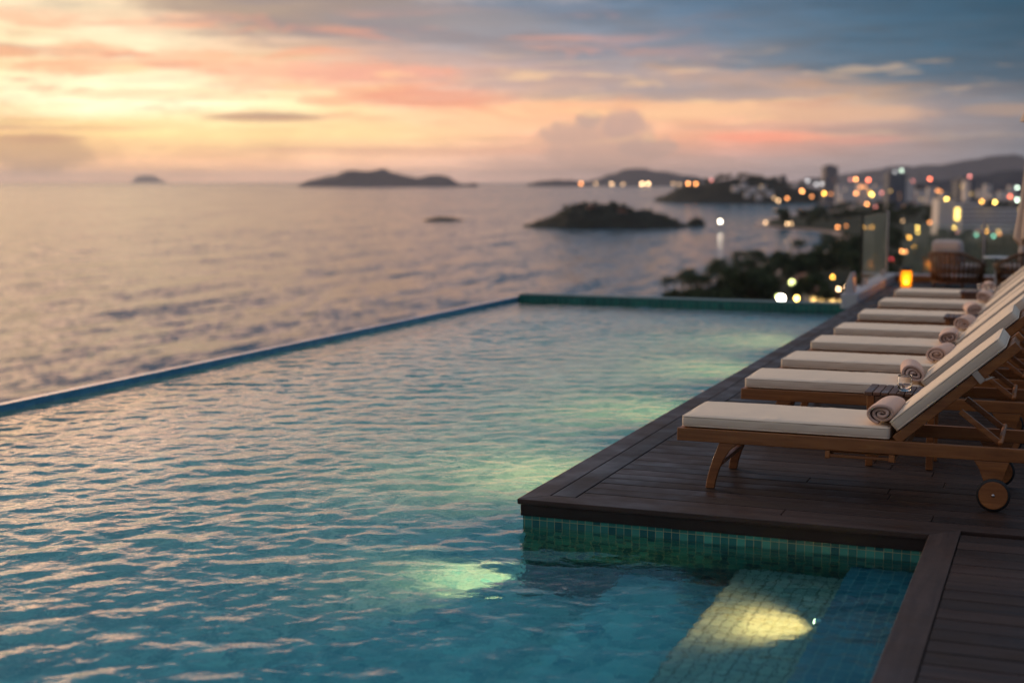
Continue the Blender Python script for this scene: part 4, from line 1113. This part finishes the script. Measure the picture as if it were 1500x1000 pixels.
# lantern
M['amber_glass'] = emit('amber_lantern_glass', lin(255,150,20), 1.2)
nt = M['amber_glass'].node_tree; tt = NT(nt); b = nt.nodes['Principled BSDF']
oc = tt.n('ShaderNodeTexCoord').outputs['Object']; sp = tt.n('ShaderNodeSeparateXYZ'); tt.set(sp.inputs[0], oc)
b.inputs['Transmission Weight'].default_value = .0
M['flame'] = emit('candle_flame', lin(255,205,110), 30.)
def lantern(label, x, y, s):
    root = thing('candle_lantern', label, 'lantern', (x, y, .0015), R(8), 'candle lanterns')
    w = .095*s; h = .30*s
    B = MB(); B.box(-w, w, -w, w, 0, .02*s)
    for sx in (-1, 1):
        for sy in (-1, 1): B.box(sx*w-(.012 if sx > 0 else 0), sx*w+(.012 if sx < 0 else 0), sy*w-(.012 if sy > 0 else 0), sy*w+(.012 if sy < 0 else 0), .0205*s, h)
    B.build('frame', M['dark_metal'], root)
    B = MB(); B.add([(-w*1.1,-w*1.1,h+.001),(w*1.1,-w*1.1,h+.001),(w*1.1,w*1.1,h+.001),(-w*1.1,w*1.1,h+.001),(-w*.75,-w*.75,h+.05*s),(w*.75,-w*.75,h+.05*s),(w*.75,w*.75,h+.05*s),(-w*.75,w*.75,h+.05*s)], [(0,3,2,1),(4,5,6,7),(0,1,5,4),(1,2,6,5),(2,3,7,6),(3,0,4,7)]); B.build('roof', M['dark_metal'], root)
    g = .006
    for q in range(4):
        o = MB().box(-w+.0125, w-.0125, -w+.004, -w+.006, .021*s, h-.001).build('pane', M['lantern_glass'], root); o.rotation_euler = (0, 0, q*math.pi/2)
    MB().tube([(0,0,.0205*s), (0,0,.09*s)], .035*s, 16).build('candle', simple('candle_wax', (.75,.6,.4), .6), root, True)
    MB().sphere((0,0,.115*s), .022*s, 10, 8, 1.6).build('flame', M['flame'], root, True)
    B = MB(); B.tube([(math.cos(a)*.05*s, 0, h+.05*s+math.sin(a)*.05*s) for a in np.linspace(0, math.pi, 9)], .005, 6); B.build('handle', M['dark_metal'], root, True)
    li = bpy.data.lights.new('candle_light', 'POINT'); li.energy = 2.6*s; li.color = (1., .55, .16); li.shadow_soft_size = .03
    lo = bpy.data.objects.new('candle_light', li); COL.objects.link(lo); lo.parent = root; lo.location = (0, 0, .2*s)
m = bpy.data.materials.new('lantern_glass'); m.use_nodes = True; nt = m.node_tree; b = nt.nodes['Principled BSDF']
b.inputs['Base Color'].default_value = (.9,.55,.12,1); b.inputs['Roughness'].default_value = .5; b.inputs['Transmission Weight'].default_value = 0.
tr = nt.nodes.new('ShaderNodeBsdfTranslucent'); tr.inputs[0].default_value = (1.,.62,.15,1)
tp = nt.nodes.new('ShaderNodeBsdfTransparent'); tp.inputs[0].default_value = (1.,.75,.30,1)
mx = nt.nodes.new('ShaderNodeMixShader'); mx.inputs[0].default_value = .72
nt.links.new(tr.outputs[0], mx.inputs[1]); nt.links.new(tp.outputs[0], mx.inputs[2]); nt.links.new(mx.outputs[0], nt.nodes['Material Output'].inputs[0])
M['lantern_glass'] = m
lantern('amber candle lantern glowing on the deck left of the wicker chair', -2.33, 23.2, 1.0)

# wicker armchairs
def wicker_chair(name, label, x, y, rz):
    root = thing(name, label, 'armchair', (x, y, .0015), rz, 'wicker armchairs at the end of the deck')
    # barrel: open to local +Y ; back at -Y
    rad, n = .42, 26
    def hgt(a):   # a = 0 at the back
        return .56-.20*min(1, max(0, (abs(a)-.7)/1.1))
    B = MB()
    for k in range(n):
        a = -2.25+4.5*k/(n-1); h = hgt(a)
        c, s_ = math.sin(a), -math.cos(a)
        B.tube([(c*rad*.90, s_*rad*.90, .08), (c*rad*.98, s_*rad*.98, .3), (c*rad*1.04, s_*rad*1.04, h)], .019, 6)
    B.build('woven_back', M['wicker'], root, True)
    B = MB(); pts = [(math.sin(a)*rad*1.04, -math.cos(a)*rad*1.04, hgt(a)) for a in np.linspace(-2.3, 2.3, 40)]
    B.tube(pts, .024, 8); B.build('rim', M['wicker'], root, True)
    B = MB(); pts = [(math.sin(a)*rad*.9, -math.cos(a)*rad*.9, .09) for a in np.linspace(0, 2*math.pi, 41)]; B.tube(pts, .02, 8); 
    pts = [(math.sin(a)*rad*.97, -math.cos(a)*rad*.97, .25) for a in np.linspace(-2.25, 2.25, 40)]; B.tube(pts, .012, 8); B.build('hoop', M['wicker'], root, True)
    for a in (-2.2, -.8, .8, 2.2): MB().tube([(math.sin(a)*rad*.86, -math.cos(a)*rad*.86, 0), (math.sin(a)*rad*.88, -math.cos(a)*rad*.88, .09)], .02, 8).build('leg', M['wicker'], root, True)
    B = MB(); B.lathe([(.001,.26),(.33,.26),(.37,.29),(.37,.34),(.33,.37),(.001,.38)], (0,0,0), 32); B.build('seat_cushion', M['rattan_cushion'], root, True)
    me = cushion(.54, .15, .38, .068, 5, .012, .006); o = mesh_obj('back_cushion', me, M['rattan_cushion'], root); o.location = (-.27, -.33, .37); o.rotation_euler = (R(8), 0, 0)
    return root
wicker_chair('wicker_armchair', 'brown wicker armchair with a pale back cushion right of the lantern', -1.62, 24.05, R(-28))
wicker_chair('wicker_armchair', 'brown wicker armchair half hidden behind the closed umbrella', -.62, 24.25, R(35))
root = thing('round_table', 'small white topped table between the two wicker armchairs', 'table', (-1.03, 24.45, .0015))
MB().lathe([(.001,.455),(.21,.455),(.225,.462),(.225,.473),(.21,.48),(.001,.48)], (0,0,0), 36).build('table_top', M['white_top'], root, False)
MB().lathe([(.001,0),(.15,0),(.15,.015),(.03,.03),(.03,.452),(.001,.454)], (0,0,0), 20).build('pedestal', M['steel'], root, True)

# closed umbrella
root = thing('closed_umbrella', 'closed beige umbrella hanging in folds at the right edge beside the loungers', 'umbrella', (-.315, 16.62, .0015))
B = MB(); nseg, nh = 96, 40
z0, z1 = 1.02, 2.52; vs = []
for j in range(nh+1):
    f = j/nh; z = z0+(z1-z0)*f
    rbase = np.interp(f, [0,.08,.3,.6,.85,1.], [.215,.205,.165,.125,.10,.045])
    amp = np.interp(f, [0,.4,.9,1.], [.34,.28,.15,.02])
    for k in range(nseg):
        a = 2*math.pi*k/nseg
        fold = abs(math.sin(a*4+.35*math.sin(f*3)+.3))**.6
        rr_ = rbase*(1-amp+amp*1.25*fold)*(1+.05*mnoise.noise(Vector((math.cos(a)*2, math.sin(a)*2, f*4))))
        zz = z+(.10*math.sin(a*4+.6)*0+.11*(fold-.5))*(1-f)**3
        vs.append((rr_*math.cos(a), rr_*math.sin(a), zz))
fs = [(j*nseg+k, j*nseg+(k+1) % nseg, (j+1)*nseg+(k+1) % nseg, (j+1)*nseg+k) for j in range(nh) for k in range(nseg)]
B.add(vs, fs); o = B.build('canopy', M['umbrella'], root, True); so_ = o.modifiers.new('cloth', 'SOLIDIFY'); so_.thickness = .004
B = MB(); B.lathe([(.205,2.34),(.19,2.40),(.13,2.50),(.05,2.60),(.001,2.62)], (0,0,0), 32); B.build('vent_cap', M['umbrella'], root, True)
B = MB(); B.tube([(0,0,.05), (0,0,2.68)], .026, 16); B.build('pole', M['teak_dark'], root, True)
B = MB(); B.lathe([(.001,0),(.27,0),(.27,.05),(.06,.07),(.045,.22),(.03,.23)], (0,0,0), 32); B.build('base', M['dark_metal'], root, True)
B = MB(); B.lathe([(.001,2.76),(.018,2.745),(.025,2.72),(.02,2.69),(.001,2.68)], (0,0,0), 14); B.build('finial', M['teak_dark'], root, True)

# ------------------------------------------------------------------ haze
hz = MB().box(-46000, 46000, -46000, 46000, SEA-40, 310).build('haze', None); tag(hz, kind='stuff')
m = bpy.data.materials.new('haze'); m.use_nodes = True; nt = m.node_tree; nt.nodes.clear()
pv = nt.nodes.new('ShaderNodeVolumePrincipled'); pv.inputs['Color'].default_value = (.64,.68,.80,1); pv.inputs['Density'].default_value = HAZE_D = 3.1e-5; pv.inputs['Anisotropy'].default_value = .35
ou = nt.nodes.new('ShaderNodeOutputMaterial'); nt.links.new(pv.outputs[0], ou.inputs['Volume'])
try: m.cycles.homogeneous_volume = True
except Exception: pass
hz.data.materials.append(m)
